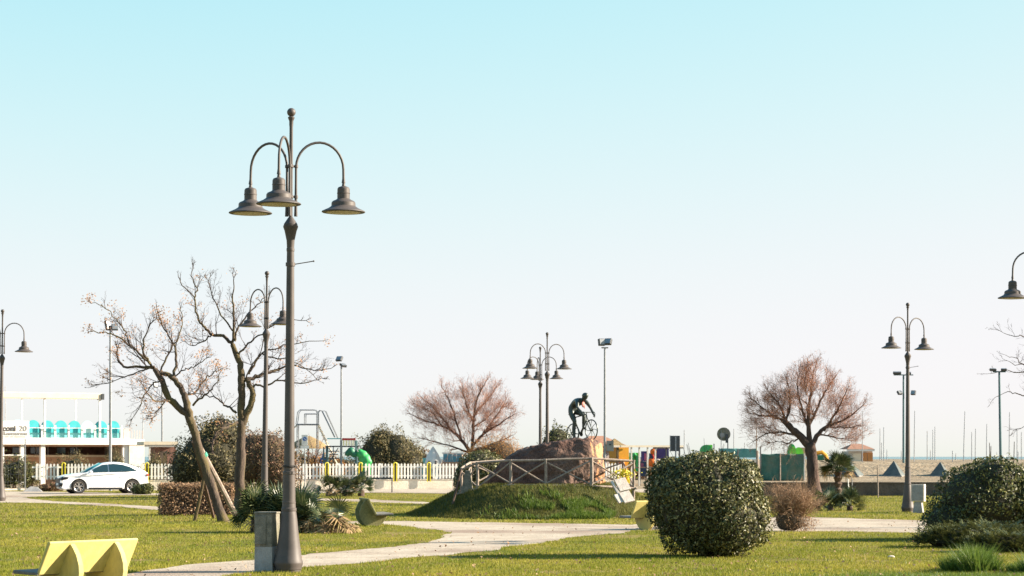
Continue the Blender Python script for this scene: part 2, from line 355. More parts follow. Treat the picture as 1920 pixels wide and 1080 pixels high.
# grass blades: real blades over the lawn, denser near the camera
def ok_ground(X, Y):
    px = 960 + X * FPX / Y; py = HOR + EYE * FPX / Y; m_ = np.zeros(len(X), bool)
    for k, wp in PW.items(): m_ |= in_poly(X, Y, [(p.x, p.y) for p in wp])
    m_ |= (Y > 108) & (X > 9.5)
    m_ |= Y > 128.6 + .29 * (X + 9.3)
    return ~m_
def blades(name, n, y0, y1, hgt, wid, mt, zf=None, xr=None, powr=1.0, keep=None, lean=.5, at=None, clump=0):
    Y = y0 + (y1 - y0) * rng.random(n) ** powr
    half = 1010 / FPX * Y
    X = (rng.random(n) * 2 - 1) * half if xr is None else xr[0] + (xr[1] - xr[0]) * rng.random(n)
    if at is not None: X, Y = at
    k = ok_ground(X, Y) if zf is None else zf(X, Y) > -.005
    if keep is not None: k &= keep(X, Y)
    X, Y = X[k], Y[k]
    if clump:
        c = vnoise(X, Y, .9, 2) + .6 * vnoise(X, Y, 3.1, 4); s = np.clip(1 + clump * c, .3, 1.9)
    else: s = np.ones(len(X))
    n = len(X); Z = np.zeros(n) if zf is None else zf(X, Y)
    h = hgt * (.45 + rng.random(n)) * s; a = rng.random(n) * 6.283; wx = wid * (.6 + .8 * rng.random(n)) / 2
    b = rng.random(n) * 6.283; l = h * lean * rng.random(n)
    v0 = np.stack([X - np.cos(a) * wx, Y - np.sin(a) * wx, Z - .005], 1); v1 = np.stack([X + np.cos(a) * wx, Y + np.sin(a) * wx, Z - .005], 1)
    v2 = np.stack([X + np.cos(b) * l, Y + np.sin(b) * l, Z + h], 1)
    V = np.stack([v0, v1, v2], 1).reshape(-1, 3)
    return tag(link(name, npmesh(name, V, np.arange(3 * n).reshape(-1, 3), mt), kind='stuff'), *LAB[name])
LAB = {'grass': ('short yellowish green lawn grass around the footpath', 'grass'), 'mound_grass': ('rough green grass covering the mound under the monument', 'grass'),
       'far_grass': ('sunlit grass of the park beyond the footpath', 'grass')}
nomound = lambda X, Y: mound_h(X, Y) < -.01
bare_ = lambda X, Y: (vnoise(X, Y, .55, 31) + .45 * vnoise(X, Y, 2.2, 32) + .2 * vnoise(X, Y, 8, 33) < .42) | (rng.random(len(X)) < .12)
blades('grass', 330000, 34.5, 62, .034, .013, 'grass_blade', powr=1.25, clump=.55, keep=bare_)
blades('far_grass', 190000, 60, 128, .045, .024, 'grass_blade', powr=1.2, keep=lambda X, Y: ~((X > -5.2) & (X < 6.2) & (Y > 66.1) & (Y < 80.8)) | nomound(X, Y), clump=.6)
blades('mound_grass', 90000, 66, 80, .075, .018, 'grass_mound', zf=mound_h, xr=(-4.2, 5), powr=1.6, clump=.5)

r0_ = 16000; LAB['mound_weeds'] = ('lush green weeds growing low on the right half of the mound', 'weeds')
blades('mound_weeds', r0_, 0, 1, .14, .03, 'grass_fresh', zf=mound_h, at=(rng.normal(size=r0_) * 1.0 + 2.2 + .5 * np.sin(np.arange(r0_)), 68.0 + .55 * rng.normal(size=r0_)), lean=1.1, keep=lambda X, Y: vnoise(X, Y, 1.6, 8) > -.05)

LAB['straw_tufts'] = ('pale dry straw coloured tufts scattered through the lawn', 'grass'); LAB['green_tufts'] = ('taller dark green tufts scattered through the lawn', 'grass')
blades('straw_tufts', 90000, 34.5, 75, .04, .012, 'leaf_dry', powr=1.3, keep=lambda X, Y: (vnoise(X, Y, 1.3, 12) + .5 * vnoise(X, Y, 5, 13) > .42), lean=1.3)
blades('green_tufts', 90000, 34.5, 75, .055, .014, 'grass_fresh', powr=1.3, keep=lambda X, Y: (vnoise(X, Y, 1.1, 22) + .6 * vnoise(X, Y, 4, 23) > .48), lean=.9)

# ------------------------------------------------------------------ vegetation builders
def leafset(Pts, Nrm, size, asp=.5, jit=.8):
    n = len(Pts); t = rng.normal(size=(n, 3)); nr = Nrm + jit * rng.normal(size=(n, 3)); nr /= np.linalg.norm(nr, axis=1, keepdims=True) + 1e-9
    u = np.cross(nr, t); u /= np.linalg.norm(u, axis=1, keepdims=True) + 1e-9; v = np.cross(nr, u)
    s = size * (.6 + .8 * rng.random(n))[:, None]
    fold = nr * s * .12
    V = np.stack([Pts - u * s * .5, Pts + v * s * asp * .5 + fold, Pts + u * s * .5, Pts - v * s * asp * .5 + fold], 1).reshape(-1, 3)
    return V, np.arange(4 * n).reshape(-1, 4)
def cloud_points(blobs, n, rough=.12, depth=.25, seed=0, zmin=0):
    vol = np.array([(b[3] * b[4] + b[4] * b[5] + b[3] * b[5]) for b in blobs]); cnt = (n * vol / vol.sum()).astype(int); PP, NN = [], []
    for b, c in zip(blobs, cnt):
        d = rng.normal(size=(c, 3)); d /= np.linalg.norm(d, axis=1, keepdims=True)
        nz = np.array([mnoise.noise(Vector((q[0] * 2.3 + seed, q[1] * 2.3 + b[0], q[2] * 2.3 + b[2]))) + .5 * mnoise.noise(Vector((q[0] * 6 + seed, q[1] * 6, q[2] * 6 + b[1]))) for q in d])
        r = (1 + rough * nz * 1.6) * (1 - depth * rng.random(c) ** 2.2) + rough * .25 * rng.random(c) ** 6
        p = np.array(b[:3]) + d * r[:, None] * np.array(b[3:6]); k = p[:, 2] > zmin
        for b2 in blobs:
            if b2 is not b:
                q = (p - np.array(b2[:3])) / np.array(b2[3:6]); k &= (q * q).sum(1) > .55
        nn = d / np.array(b[3:6]); nn /= np.linalg.norm(nn, axis=1, keepdims=True); PP.append(p[k]); NN.append(nn[k])
    return np.concatenate(PP), np.concatenate(NN)
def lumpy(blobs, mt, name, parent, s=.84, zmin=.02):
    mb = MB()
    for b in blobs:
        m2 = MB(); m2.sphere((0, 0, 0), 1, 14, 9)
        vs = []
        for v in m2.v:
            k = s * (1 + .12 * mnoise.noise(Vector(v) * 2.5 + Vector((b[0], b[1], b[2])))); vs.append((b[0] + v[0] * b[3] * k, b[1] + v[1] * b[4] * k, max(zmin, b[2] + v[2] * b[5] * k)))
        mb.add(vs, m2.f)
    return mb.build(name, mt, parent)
def shrub(name, loc, blobs, n, size, mt, label, cat='bush', asp=.5, rough=.12, depth=.25, core='leaf_core', cs=.84, jit=.8, stems=5, group=None, extra=None):
    t = thing(name, loc, label, cat, group)
    p, nn = cloud_points(blobs, n, rough, depth, loc[0]); V, F = leafset(p, nn, size, asp, jit)
    f = link('foliage', npmesh('foliage', V, F, mt), t, kind='stuff')
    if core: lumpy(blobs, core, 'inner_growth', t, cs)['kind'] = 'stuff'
    if stems:
        mb = MB(); b = blobs[0]
        for i in range(stems):
            a = random.random() * 6.28; r = random.random() * .35
            mb.tube([(b[0] + b[3] * .1 * math.cos(a), b[1] + b[4] * .1 * math.sin(a), -.05), (b[0] + b[3] * r * math.cos(a), b[1] + b[4] * r * math.sin(a), b[2] * .6), (b[0] + b[3] * r * 2 * math.cos(a), b[1] + b[4] * r * 2 * math.sin(a), b[2])], [.035, .03, .015], 5)
        mb.build('stem', 'bark_dark', t)
    return t
def px2m(D): return D / FPX

class Twigs:
    def __init__(s): s.mb = MB(); s.tips = []
    def grow(s, p, d, L, r, lev, nch, spread=.7, up=.15, wander=.25, segs=4, shrink=.62, sides=3, tipkeep=.3):
        if lev <= 0:                       # finest twigs: slim bent ribbons
            q = p.copy(); wv = Vector((random.gauss(0, 1), random.gauss(0, 1), random.gauss(0, 1))).cross(d).normalized(); hw = max(r, .003)
            d1 = (d + Vector((random.gauss(0, wander), random.gauss(0, wander), random.gauss(0, wander) + up))).normalized(); q1 = q + d * L * .5; q2 = q1 + d1 * L * .5
            s.mb.add([q - wv * hw, q + wv * hw, q1 + wv * hw * .7, q1 - wv * hw * .7, q2], [(0, 1, 2, 3), (3, 2, 4)])
            if random.random() < tipkeep: s.tips.append(q2)
            return
        pts = [p.copy()]; rad = [r]; dirs = [d.copy()]
        for k in range(segs):
            d = (d + Vector((random.gauss(0, wander), random.gauss(0, wander), random.gauss(0, wander) + up))).normalized()
            p = p + d * L / segs; pts.append(p.copy()); rad.append(max(r * (1 - .75 * (k + 1) / segs), .0022)); dirs.append(d.copy())
        s.mb.tube(pts, rad, sides, cap=False)
        if lev <= 0:
            if random.random() < tipkeep: s.tips.append(pts[-1])
            return
        for i in range(nch):
            t = .25 + .75 * (i + random.random()) / nch; k = min(int(t * segs), segs - 1); f = t * segs - k
            q = pts[k].lerp(pts[k + 1], min(f, 1)); ax = Vector((random.gauss(0, 1), random.gauss(0, 1), random.gauss(0, 1))).normalized()
            nd = (dirs[k] + ax * spread).normalized()
            s.grow(q, nd, L * shrink * random.uniform(.6, 1.15), max(rad[k] * .6, .0025), lev - 1, nch, spread, up, wander, max(3, segs - 1), shrink, 3, tipkeep)
def limb_pts(limb, D):
    return [P(q[0], q[1], D + (q[2] if len(q) > 2 else 0)) for q in limb]
def resample(pts, rad, n, wob=0):
    out = []; ro = []; K = len(pts) - 1
    for i in range(n + 1):
        t = i / n * K; k = min(int(t), K - 1); f = t - k
        p0 = pts[max(k - 1, 0)]; p1 = pts[k]; p2 = pts[k + 1]; p3 = pts[min(k + 2, K)]
        q = .5 * ((2 * p1) + (p2 - p0) * f + (2 * p0 - 5 * p1 + 4 * p2 - p3) * f * f + (3 * p1 - p0 - 3 * p2 + p3) * f ** 3)
        if wob and 0 < i < n: q = q + Vector((random.gauss(0, wob), random.gauss(0, wob), random.gauss(0, wob)))
        out.append(q); ro.append(rad[k] * (1 - f) + rad[k + 1] * f)
    return out, ro
def bare_tree(name, base, D, trunks, limbs, label, cat='tree', bark='bark', twig='twig', leafmat=None, leafn=0, childs=10, clen=(.5, 1.3), lev=2, nch=4, cr=.012, tip=.25, leafsize=.06, out_c=None, spread=.75, wander=.22, up=.1, leafspread=.1, dj=.6, taper=.6, lr=.82):
    """trunks / limbs: [(points, r0, r1)], points = (px, py, depth offset)"""
    loc = P(base[0], base[1], D); loc.z = 0
    if base[1] > 2000: pass
    t = thing(name, loc, label, cat); mb = MB(); tw = Twigs(); c = out_c if out_c is not None else loc + Vector((0, 0, 2.5))
    for pts, r0, r1 in trunks:
        q = limb_pts(pts, D); n = len(q) - 1; p2, r2 = resample(q, [r0 + (r1 - r0) * i / n for i in range(n + 1)], n * 4, .012)
        r2 = [r * random.uniform(.93, 1.1) for r in r2]
        if q[0].z < .3: r2[0] *= 1.35; r2[1] *= 1.12
        mb.tube([x - loc for x in p2], r2, 10)
    lb = MB()
    for pts, r0, r1 in limbs:
        zz = random.uniform(-dj, dj); m_ = len(pts)
        q = [P(a[0], a[1], D + (a[2] if len(a) > 2 else zz * i / (m_ - 1))) for i, a in enumerate(pts)]; n = len(q) - 1
        p2, r2 = resample(q, [lr * (r0 + (r1 - r0) * i / n) for i in range(n + 1)], n * 4, .018); lb.tube([x - loc for x in p2], r2, 6)
        for i in range(childs):
            k = random.randint(int(len(p2) * .15), len(p2) - 2); d = (p2[k + 1] - p2[k]).normalized(); o = (p2[k] - c).normalized()
            nd = (d * .6 + o * .6 + Vector((random.gauss(0, .6), random.gauss(0, .6), random.gauss(0, .6)))).normalized()
            tw.grow(p2[k] - loc, nd, random.uniform(*clen) * (1 - taper * k / len(p2)), max(r2[k] * .45, cr), lev, nch, spread, up, wander, 4, tipkeep=tip)
        tw.grow(p2[-1] - loc, (p2[-1] - p2[-2]).normalized(), random.uniform(*clen) * (1 - taper), max(r1 * .8, cr * .6), lev, nch, spread, up, wander, 4, tipkeep=tip)
    if mb.v: mb.build('trunk', bark, t, ang=80)
    if lb.v: lb.build('limbs', bark, t, ang=80)
    o = tw.mb.build('crown', twig, t, smooth=False); o['kind'] = 'stuff'
    if leafmat and tw.tips:
        idx = [random.randrange(len(tw.tips)) for _ in range(leafn)]
        Pn = np.array([tw.tips[i] for i in idx]) + rng.normal(size=(leafn, 3)) * leafspread
        V, F = leafset(Pn, np.zeros((leafn, 3)), leafsize, .5, 1); link('dry_seed_pods', npmesh('pods', V, F, leafmat), t, kind='stuff')
    return t

def fan_mesh(name, mt, nl=15, L=.5, petiole=.45, span=R(200), w=.035, droop=.12, fold=.0):
    """one palm leaf: petiole along +X then a fan of leaflets"""
    mb = MB(); mb.tube([(0, 0, 0), (petiole * .5, 0, petiole * .08), (petiole, 0, petiole * .06)], [.012, .009, .006], 4)
    for i in range(nl):
        a = -span / 2 + span * i / (nl - 1); l = L * (.75 + .25 * math.cos(a * .7)) * random.uniform(.9, 1.08)
        dx, dy = math.cos(a), math.sin(a); z0 = petiole * .06; px, py = -dy, dx
        b = Vector((petiole, 0, z0)); m_ = b + Vector((dx * l * .5, dy * l * .5, .05 * l + abs(math.sin(a)) * fold)); e = b + Vector((dx * l, dy * l, -droop * l * random.uniform(.3, 1.6) + abs(math.sin(a)) * fold))
        q = Vector((px, py, .25)) * w * .5
        mb.add([b, m_ - q, m_ + q, e], [(0, 1, 2), (1, 3, 2)])
    return mb.mesh(name, mt, False)
random.seed(11)
FAN = [fan_mesh('frond_mesh', 'palm_green', 19, .42, .40) for _ in range(3)]
FAND = [fan_mesh('dry_frond_mesh', 'palm_dry', 11, .40, .35, R(150), .04, .5) for _ in range(2)]
def dwarf_palm(name, loc, wdt, hgt, nf, label, dry=0, dryside=None, sc_=1, seed=1, nc=3):
    random.seed(seed); t = thing(name, loc, label, 'palm'); cs_ = []
    for i in range(nc):
        x = (i - (nc - 1) / 2) * (wdt - .9 * sc_) / max(nc - 1, 1) + random.uniform(-.06, .06); y = random.uniform(-.25, .25); cs_.append((x, y))
        mb = MB(); mb.tube([(x, y, -.05), (x * 1.02, y, hgt * .3)], [.13 * sc_, .10 * sc_], 8); mb.build('trunk', 'bark_dark', t)
    for i in range(nf):
        x, y = cs_[i % nc]; a = random.uniform(0, 6.283); el = random.uniform(-.05, 1.35); isdry = random.random() < dry
        if isdry: el = random.uniform(-.45, .5)
        me = random.choice(FAND if isdry else FAN); s = sc_ * random.uniform(.7, 1.12)
        share('dry_frond' if isdry else 'frond', me, t, (x + random.uniform(-.05, .05), y + random.uniform(-.05, .05), hgt * random.uniform(.12, .38)), (random.uniform(-.9, .9), -el, a), (s, s, s))
    return t

# ------------------------------------------------------------------ street lamps
def lamp_meshes():
    d = {}
    m = MB(); m.lathe([(.20, -.05), (.20, .04), (.215, .05), (.222, .10), (.236, .14), (.236, .17), (.218, .22), (.19, .42), (.16, .65), (.135, .88), (.118, 1.0), (.124, 1.01), (.124, 1.05), (.112, 1.06), (.108, 1.13), (.112, 1.135), (.112, 1.155), (.106, 1.16), (.10, 1.60), (.106, 1.61), (.106, 1.65), (.088, 1.66), (.075, 3.3), (.063, 5.0), (.060, 5.26), (.066, 5.27), (.066, 5.31), (.060, 5.32), (.066, 5.44), (.10, 5.60), (.122, 5.66), (.122, 5.685), (.112, 5.69), (.112, 5.71), (.06, 5.79), (.031, 5.83), (.031, 5.86)], 28)
    d['post'] = m.mesh('post_mesh', 'lamp_metal', ang=28)
    m = MB(); m.lathe([(.031, 5.86), (.029, 7.30), (.034, 7.34), (.034, 7.40), (.046, 7.43), (.055, 7.45), (.055, 7.465), (.03, 7.48), (.028, 7.50)], 14); m.sphere((0, 0, 7.545), .072, 14, 9)
    d['finial'] = m.mesh('finial_mesh', 'lamp_metal', ang=40)
    m = MB(); o, r = .085, .876; cz = 6.64; pts = [(o, 0, 5.84), (o, 0, 5.95), (o, 0, 6.4), (o, 0, cz)]
    for i in range(1, 16):
        a = math.pi - math.pi * i / 16; pts.append(((o + r) / 2 + (r - o) / 2 * math.cos(a), 0, cz + .43 * math.sin(a)))
    pts += [(r, 0, cz), (r + .003, 0, 6.5), (r + .005, 0, 6.42)]
    rad = [.030, .026] + [.021] * (len(pts) - 4) + [.022, .034]
    m.tube(pts, rad, 9); d['arm'] = m.mesh('arm_mesh', 'lamp_metal', ang=60)
    m = MB(); rz = 5.94; m.lathe([(.35, rz - .008), (.362, rz), (.355, rz + .014), (.25, rz + .062), (.212, rz + .088), (.20, rz + .10), (.197, rz + .155), (.18, rz + .178), (.12, rz + .205), (.103, rz + .222), (.103, rz + .30), (.108, rz + .305), (.108, rz + .315), (.103, rz + .32), (.101, rz + .385), (.085, rz + .41), (.03, rz + .43), (.022, rz + .48)], 28, (.88, 0, 0))
    d['shade'] = m.mesh('shade_mesh', 'lamp_metal', ang=30)
    m = MB(); m.lathe([(.27, rz - .016), (.285, rz - .011), (.285, rz - .006)], 24, (.88, 0, 0)); d['lens'] = m.mesh('lens_mesh', 'lamp_inside')
    m = MB()
    for z in (6.16, 6.66):
        m = MB(); z0 = 0; m.lathe([(.04, -.025), (.045, -.02), (.045, .02), (.04, .025)], 12)
        m.box((.06, 0, 0), (.06, .02, .02)); m.lathe([(.026, -.025), (.034, -.02), (.034, .02), (.026, .025)], 10, (.085, 0, 0))
    d['clamp'] = m.mesh('clamp_mesh', 'lamp_metal')
    m = MB(); m.tube([(.05, 0, 0), (.38, 0, .06)], .009, 6); m.lathe([(.075, -.03), (.078, -.028), (.078, .028), (.075, .03)], 14); m.sphere((.38, 0, .06), .016, 6, 5)
    d['rod'] = m.mesh('rod_mesh', 'lamp_metal')
    return d
LM = lamp_meshes()
def lamp(px, D, H, arms, label, rod=None, z0=0, x=None, tilt=0):
    loc = Vector(((px - 960) * D / FPX if x is None else x, D, z0))
    t = thing('street_lamp', loc, label, 'street lamp', 'tall dark street lamps with bell shades')
    s = H / 7.62; t.scale = (s, s, s); t.rotation_euler.y = R(tilt)
    share('post', LM['post'], t); share('finial', LM['finial'], t)
    for a in arms:
        share('arm', LM['arm'], t, rot=(0, 0, R(a))); sh = share('lamp_shade', LM['shade'], t, rot=(0, 0, R(a))); share('lens', LM['lens'], sh)
        for z in (6.16, 6.66): share('clamp', LM['clamp'], t, (0, 0, z), (0, 0, R(a)))
    if rod is not None: share('banner_rod', LM['rod'], t, (0, 0, rod[0]), (0, 0, R(rod[1])))
    return t
main = lamp(541, 36.8, 7.63, (16, 145, 263), 'nearest and tallest street lamp, three bell shades, flared base beside the concrete box', (5.05, 8), tilt=.35)
m = MB(); m.sphere((0, -.012, .30), (.022, .01, .028), 8, 6); m.prism([(-.026, .13), (.026, .13), (.034, .24), (.02, .27), (-.02, .27), (-.034, .24)], -.014, 0); m.box((0, -.004, .10), (.09, .012, .012)); m.box((.0, -.002, .06), (.03, .012, .03)); m.box((0, 0, .02), (.11, .012, .018)); m.box((0, -.004, .36), (.09, .01, .01))
em = m.build('emblem', 'dark_steel', main); em.location = (.055, -.165, .32); em.rotation_euler = (R(-9), 0, R(19))
m = MB(); m.lathe([(.098, 1.72), (.103, 1.725), (.103, 1.75), (.098, 1.755)], 14); m.tube([(.09, -.05, 1.74), (.14, -.08, 1.72), (.17, -.08, 1.66)], .006, 5); m.build('cable_tie', 'rubber', main)
lamp(495, 69, 7.62, (-49, 131 + 0), 'street lamp behind the two bare trees, partly hidden by the nearest lamp', tilt=.7)
lamp(0, 95, 8.15, (-4, 176), 'street lamp cut by the left edge of the photo, near the restaurant sign', tilt=.8)
lamp(1026, 103, 7.62, (27, 207), 'taller of the paired street lamps behind the rock monument, two shades')
lamp(1013, 114, 7.5, (-20, 100, 220), 'smaller street lamp just left of its taller pair behind the monument, three shades')
lamp(1702, 76.5, 7.16, (38, 218), 'street lamp on the right with two shades and a grey cabinet at its foot', (5.25, 3))
lamp(1966, 50.5, 7.02, (180, 60, 300), 'street lamp beyond the right edge, only its left arm and shade showing')

# ------------------------------------------------------------------ cabinets, benches
t = thing('electrical_cabinet', G(501, 1072), 'weathered concrete cabinet standing against the base of the nearest lamp', 'utility box', rz=R(-18))
m = MB(); m.prism([(-.165, 0), (.165, 0), (.155, .42), (-.155, .42)], -.16, .16); m.build('plinth', 'concrete', t, smooth=False, bevel=.008)
m = MB(); m.box((0, 0, .69), (.31, .33, .54)); m.build('housing', 'old_concrete', t, smooth=False, bevel=.01)
m = MB(); m.box((-.045, -.178, .69), (.2, .012, .46)); m.build('door', 'old_concrete', t, smooth=False, bevel=.003)
m = MB(); m.box((0, 0, .975), (.33, .345, .03)); m.build('cap', 'old_concrete', t, smooth=False, bevel=.008)
t = thing('electrical_cabinet', G(1722, 962), 'pale grey cabinet on a narrow plinth beside the right-hand street lamp', 'utility box', rz=R(-22))
m = MB(); m.prism([(-.17, 0), (.17, 0), (.12, .38), (-.12, .38)], -.12, .12); m.build('plinth', 'concrete', t, smooth=False, bevel=.008)
m = MB(); m.box((0, 0, .68), (.44, .3, .58)); m.build('housing', 'pale_stone', t, smooth=False, bevel=.01)
m = MB(); m.box((0, -.155, .68), (.36, .012, .5)); m.build('door', 'concrete', t, smooth=False, bevel=.003)

def bench(loc, rz, label, length=1.75, mt='yellow_concrete'):
    # seat looks towards local +Y, backrest at local -Y side
    t = thing('concrete_bench', loc, label, 'bench', 'yellow concrete benches', rz)
    L = length / 2
    m = MB(); m.prism([(-.02, .34), (.035, .34), (-.205, .83), (-.245, .83), (-.262, .81)], -L, L, 'x'); m.build('backrest', mt, t, smooth=False, bevel=.012)
    m = MB(); m.prism([(.0, .375), (.50, .40), (.50, .345), (-.01, .33)], -L - .02, L + .02, 'x'); o = m.build('seat', 'worn_top', t, smooth=False, bevel=.01)
    fin = [(.40, .342), (.34, .2), (.25, .09), (.14, .0), (-.22, .0), (-.33, .09), (-.405, .22), (-.435, .36), (-.425, .48), (-.375, .62), (-.31, .72), (-.24, .80), (-.01, .335)]
    for x in (-L * .50, L * .50):
        m = MB(); m.prism(fin, x - .045, x + .045, 'x'); m.build('support', mt, t, smooth=False, bevel=.01)
    m = MB(); m.box((0, .1, .17), (length * .5 - .1, .09, .12)); m.build('crossbar', mt, t, smooth=False, bevel=.008)
    t.scale = (1, .92, .92); return t
# bench 1: axis runs right and away from the viewer, seen from behind
b1 = bench(P(176, 1092, 30.6) * 1, R(52), 'nearest yellow concrete bench at the bottom left, seen from behind', 1.66); b1.location.z = .09
b1.rotation_euler.z = R(55); b1.location = (-5.88, 30.7, -.0)
b2 = bench(G(697, 986), R(-78), 'weathered yellow bench seen end-on beside the palm clump', 1.7, 'shaded_worn_concrete')
b3 = bench(G(1234, 993), R(35), 'yellow bench half hidden behind the round clipped bush', 1.8)

def twig_cloud(parent, D, ells, root, n, L, wd, mt):
    """haze of fine outer twigs filling the crown, pointing away from the crown's root"""
    Pn = []; rt = np.array(P(root[0], root[1], D)) - np.array(parent.location); s_ = D / FPX
    tot = sum(e[2] * e[3] for e in ells)
    for (px, py, rx, rz) in ells:
        c = np.array(P(px, py, D)) - np.array(parent.location); k = int(n * rx * rz / tot); d = rng.normal(size=(k, 3)); d /= np.linalg.norm(d, axis=1, keepdims=True)
        nz = np.array([mnoise.noise(Vector((q[0] * 3 + px, q[1] * 3, q[2] * 3))) for q in d])
        Pn.append(c + d * ((.35 + .65 * rng.random(k) ** .5) * (1 + .35 * nz))[:, None] * np.array([rx * s_, (rx + rz) / 2 * s_, rz * s_]))
    Pn = np.concatenate(Pn); cl = np.array([mnoise.noise(Vector(q) * 1.6) for q in Pn]); Pn = Pn[cl > -.03]; k = len(Pn)
    dr = Pn - rt; dr /= np.linalg.norm(dr, axis=1, keepdims=True); dr = dr + rng.normal(size=(k, 3)) * .45 + np.array([0, 0, .25]); dr /= np.linalg.norm(dr, axis=1, keepdims=True)
    sd_ = np.cross(dr, rng.normal(size=(k, 3))); sd_ /= np.linalg.norm(sd_, axis=1, keepdims=True); l = L * (.5 + rng.random(k))[:, None]; b = rng.normal(size=(k, 3)) * .12 * L
    V = np.stack([Pn - sd_ * wd, Pn + sd_ * wd, Pn + dr * l * .5 + b + sd_ * wd * .7, Pn + dr * l * .5 + b - sd_ * wd * .7, Pn + dr * l], 1).reshape(-1, 3)
    i = np.arange(k)[:, None] * 5; F = np.concatenate([i + np.array([0, 1, 2]), i + np.array([0, 2, 3]), i + np.array([3, 2, 4])])
    return link('fine_twigs', npmesh('fine_twigs', V, F, mt), parent, kind='stuff')

# ------------------------------------------------------------------ bare trees
random.seed(21)
S65 = 1 / 130
bare_tree('bare_tree', (418, 980), 65,
 [([(420, 984), (398, 915), (378, 858), (362, 803), (352, 765), (346, 738)], .145, .095),
  ([(362, 806), (350, 778), (317, 747), (303, 713), (290, 692)], .11, .075),
  ([(346, 740), (335, 722), (322, 706), (300, 699)], .09, .06)],
 [([(290, 692, .3), (262, 688, .5), (233, 687, .6), (222, 672, .7), (222, 648, .7)], .065, .02),
  ([(290, 692, .2), (276, 676), (259, 661), (240, 645), (215, 628), (190, 624), (168, 622)], .055, .012),
  ([(281, 682, -.3), (270, 661, -.5), (271, 635, -.7), (280, 610, -.9), (300, 585, -1)], .045, .012),
  ([(246, 648), (238, 632), (231, 617), (218, 599), (192, 573), (168, 567)], .035, .010),
  ([(325, 708), (331, 680), (330, 652), (317, 630), (300, 602), (293, 570)], .06, .012),
  ([(325, 708), (345, 692), (358, 690), (380, 677), (396, 668)], .03, .010),
  ([(345, 738), (364, 738), (380, 715), (397, 702), (420, 690)], .045, .012),
  ([(362, 760, -.5), (385, 740, -1), (400, 725, -1.3), (412, 700, -1.5)], .04, .012),
  ([(318, 752, -.2), (292, 752, -.6), (275, 738, -.9), (262, 715, -1)], .035, .010),
  ([(303, 713), (285, 722), (268, 748), (255, 775), (245, 790)], .03, .009),
  ([(281, 690), (240, 704), (215, 712), (166, 727)], .028, .008),
  ([(300, 699), (312, 672), (330, 640), (342, 610), (338, 575)], .04, .012),
  ([(317, 747, .4), (300, 765, .8), (283, 790, 1)], .03, .008)],
 'bare leaning tree with pinkish seed clusters, left of the nearest lamp and propped by timber', leafmat='seed_pink', leafn=1700, childs=10, clen=(.4, 1.05), taper=.88, wander=.14, lev=3, nch=3, tip=.022, leafsize=.06, leafspread=.09)
bare_tree('bare_tree', (450, 955), 71,
 [([(448, 962), (450, 900), (451, 840), (452, 800), (453, 768), (454, 730), (452, 695), (448, 676), (436, 646)], .165, .08),
  ([(453, 800), (462, 775), (472, 755), (474, 735), (462, 712)], .12, .08)],
 [([(436, 646), (419, 631), (397, 627), (384, 614), (372, 600), (366, 576), (365, 558), (342, 535), (334, 515)], .07, .012),
  ([(365, 558), (368, 540), (359, 518), (362, 500)], .03, .010),
  ([(436, 646), (437, 620), (438, 590), (436, 563), (437, 535), (441, 510)], .06, .012),
  ([(440, 640), (444, 619), (455, 602), (467, 585), (488, 566), (505, 549)], .05, .012),
  ([(458, 713), (475, 708), (494, 702), (510, 697), (524, 692)], .085, .05),
  ([(524, 692), (545, 684), (575, 692), (605, 694), (630, 685)], .04, .010),
  ([(467, 702), (475, 685), (492, 663), (522, 652), (567, 641), (611, 638)], .05, .010),
  ([(474, 735), (478, 722), (500, 724), (522, 713), (556, 719), (590, 712), (614, 710)], .05, .010),
  ([(492, 663), (515, 672), (539, 674), (570, 690), (600, 715)], .035, .009),
  ([(448, 665), (465, 645), (485, 630), (512, 610), (540, 600), (580, 605)], .045, .010),
  ([(436, 620), (415, 590), (400, 560), (392, 530), (396, 512)], .035, .010),
  ([(443, 775), (430, 764), (419, 758), (405, 747), (382, 742), (358, 738)], .05, .012),
  ([(446, 792, -.3), (428, 800, -.6), (410, 808, -.9), (400, 826, -1.2), (398, 845, -1.3)], .06, .045),
  ([(397, 627), (380, 640), (362, 648), (345, 640)], .03, .009),
  ([(462, 712), (470, 690), (488, 660), (500, 620), (530, 590)], .035, .010)],
 'upright bare tree with mossy forked trunk beside the leaning one', leafmat='seed_pink', leafn=800, childs=9, clen=(.4, 1.05), taper=.88, wander=.14, lev=3, nch=3, tip=.012, leafsize=.06, leafspread=.09)
random.seed(5)
bare_tree('bare_tree', (2030, 990), 60, [([(2030, 985), (2030, 900), (2020, 800), (2000, 740)], .22, .12)],
 [([(2000, 740), (1960, 705), (1920, 698), (1884, 696), (1850, 701)], .05, .008),
  ([(2000, 740), (1960, 700), (1920, 684), (1905, 672), (1880, 664)], .05, .009),
  ([(1990, 720), (1950, 690), (1905, 684), (1884, 675)], .04, .008),
  ([(2000, 730), (1960, 660), (1920, 632), (1895, 630), (1874, 620)], .05, .008),
  ([(2010, 760), (1960, 742), (1920, 741), (1900, 738), (1887, 734), (1862, 749)], .05, .008),
  ([(2015, 800), (1960, 802), (1920, 799), (1899, 810)], .04, .008),
  ([(2000, 740), (1990, 660), (1970, 600)], .06, .012)],
 'bare tree beyond the right edge, only its branch tips in the photo', childs=5, clen=(.25, .7), lev=2, nch=3, dj=.3, lr=.5, cr=.006)
random.seed(8)
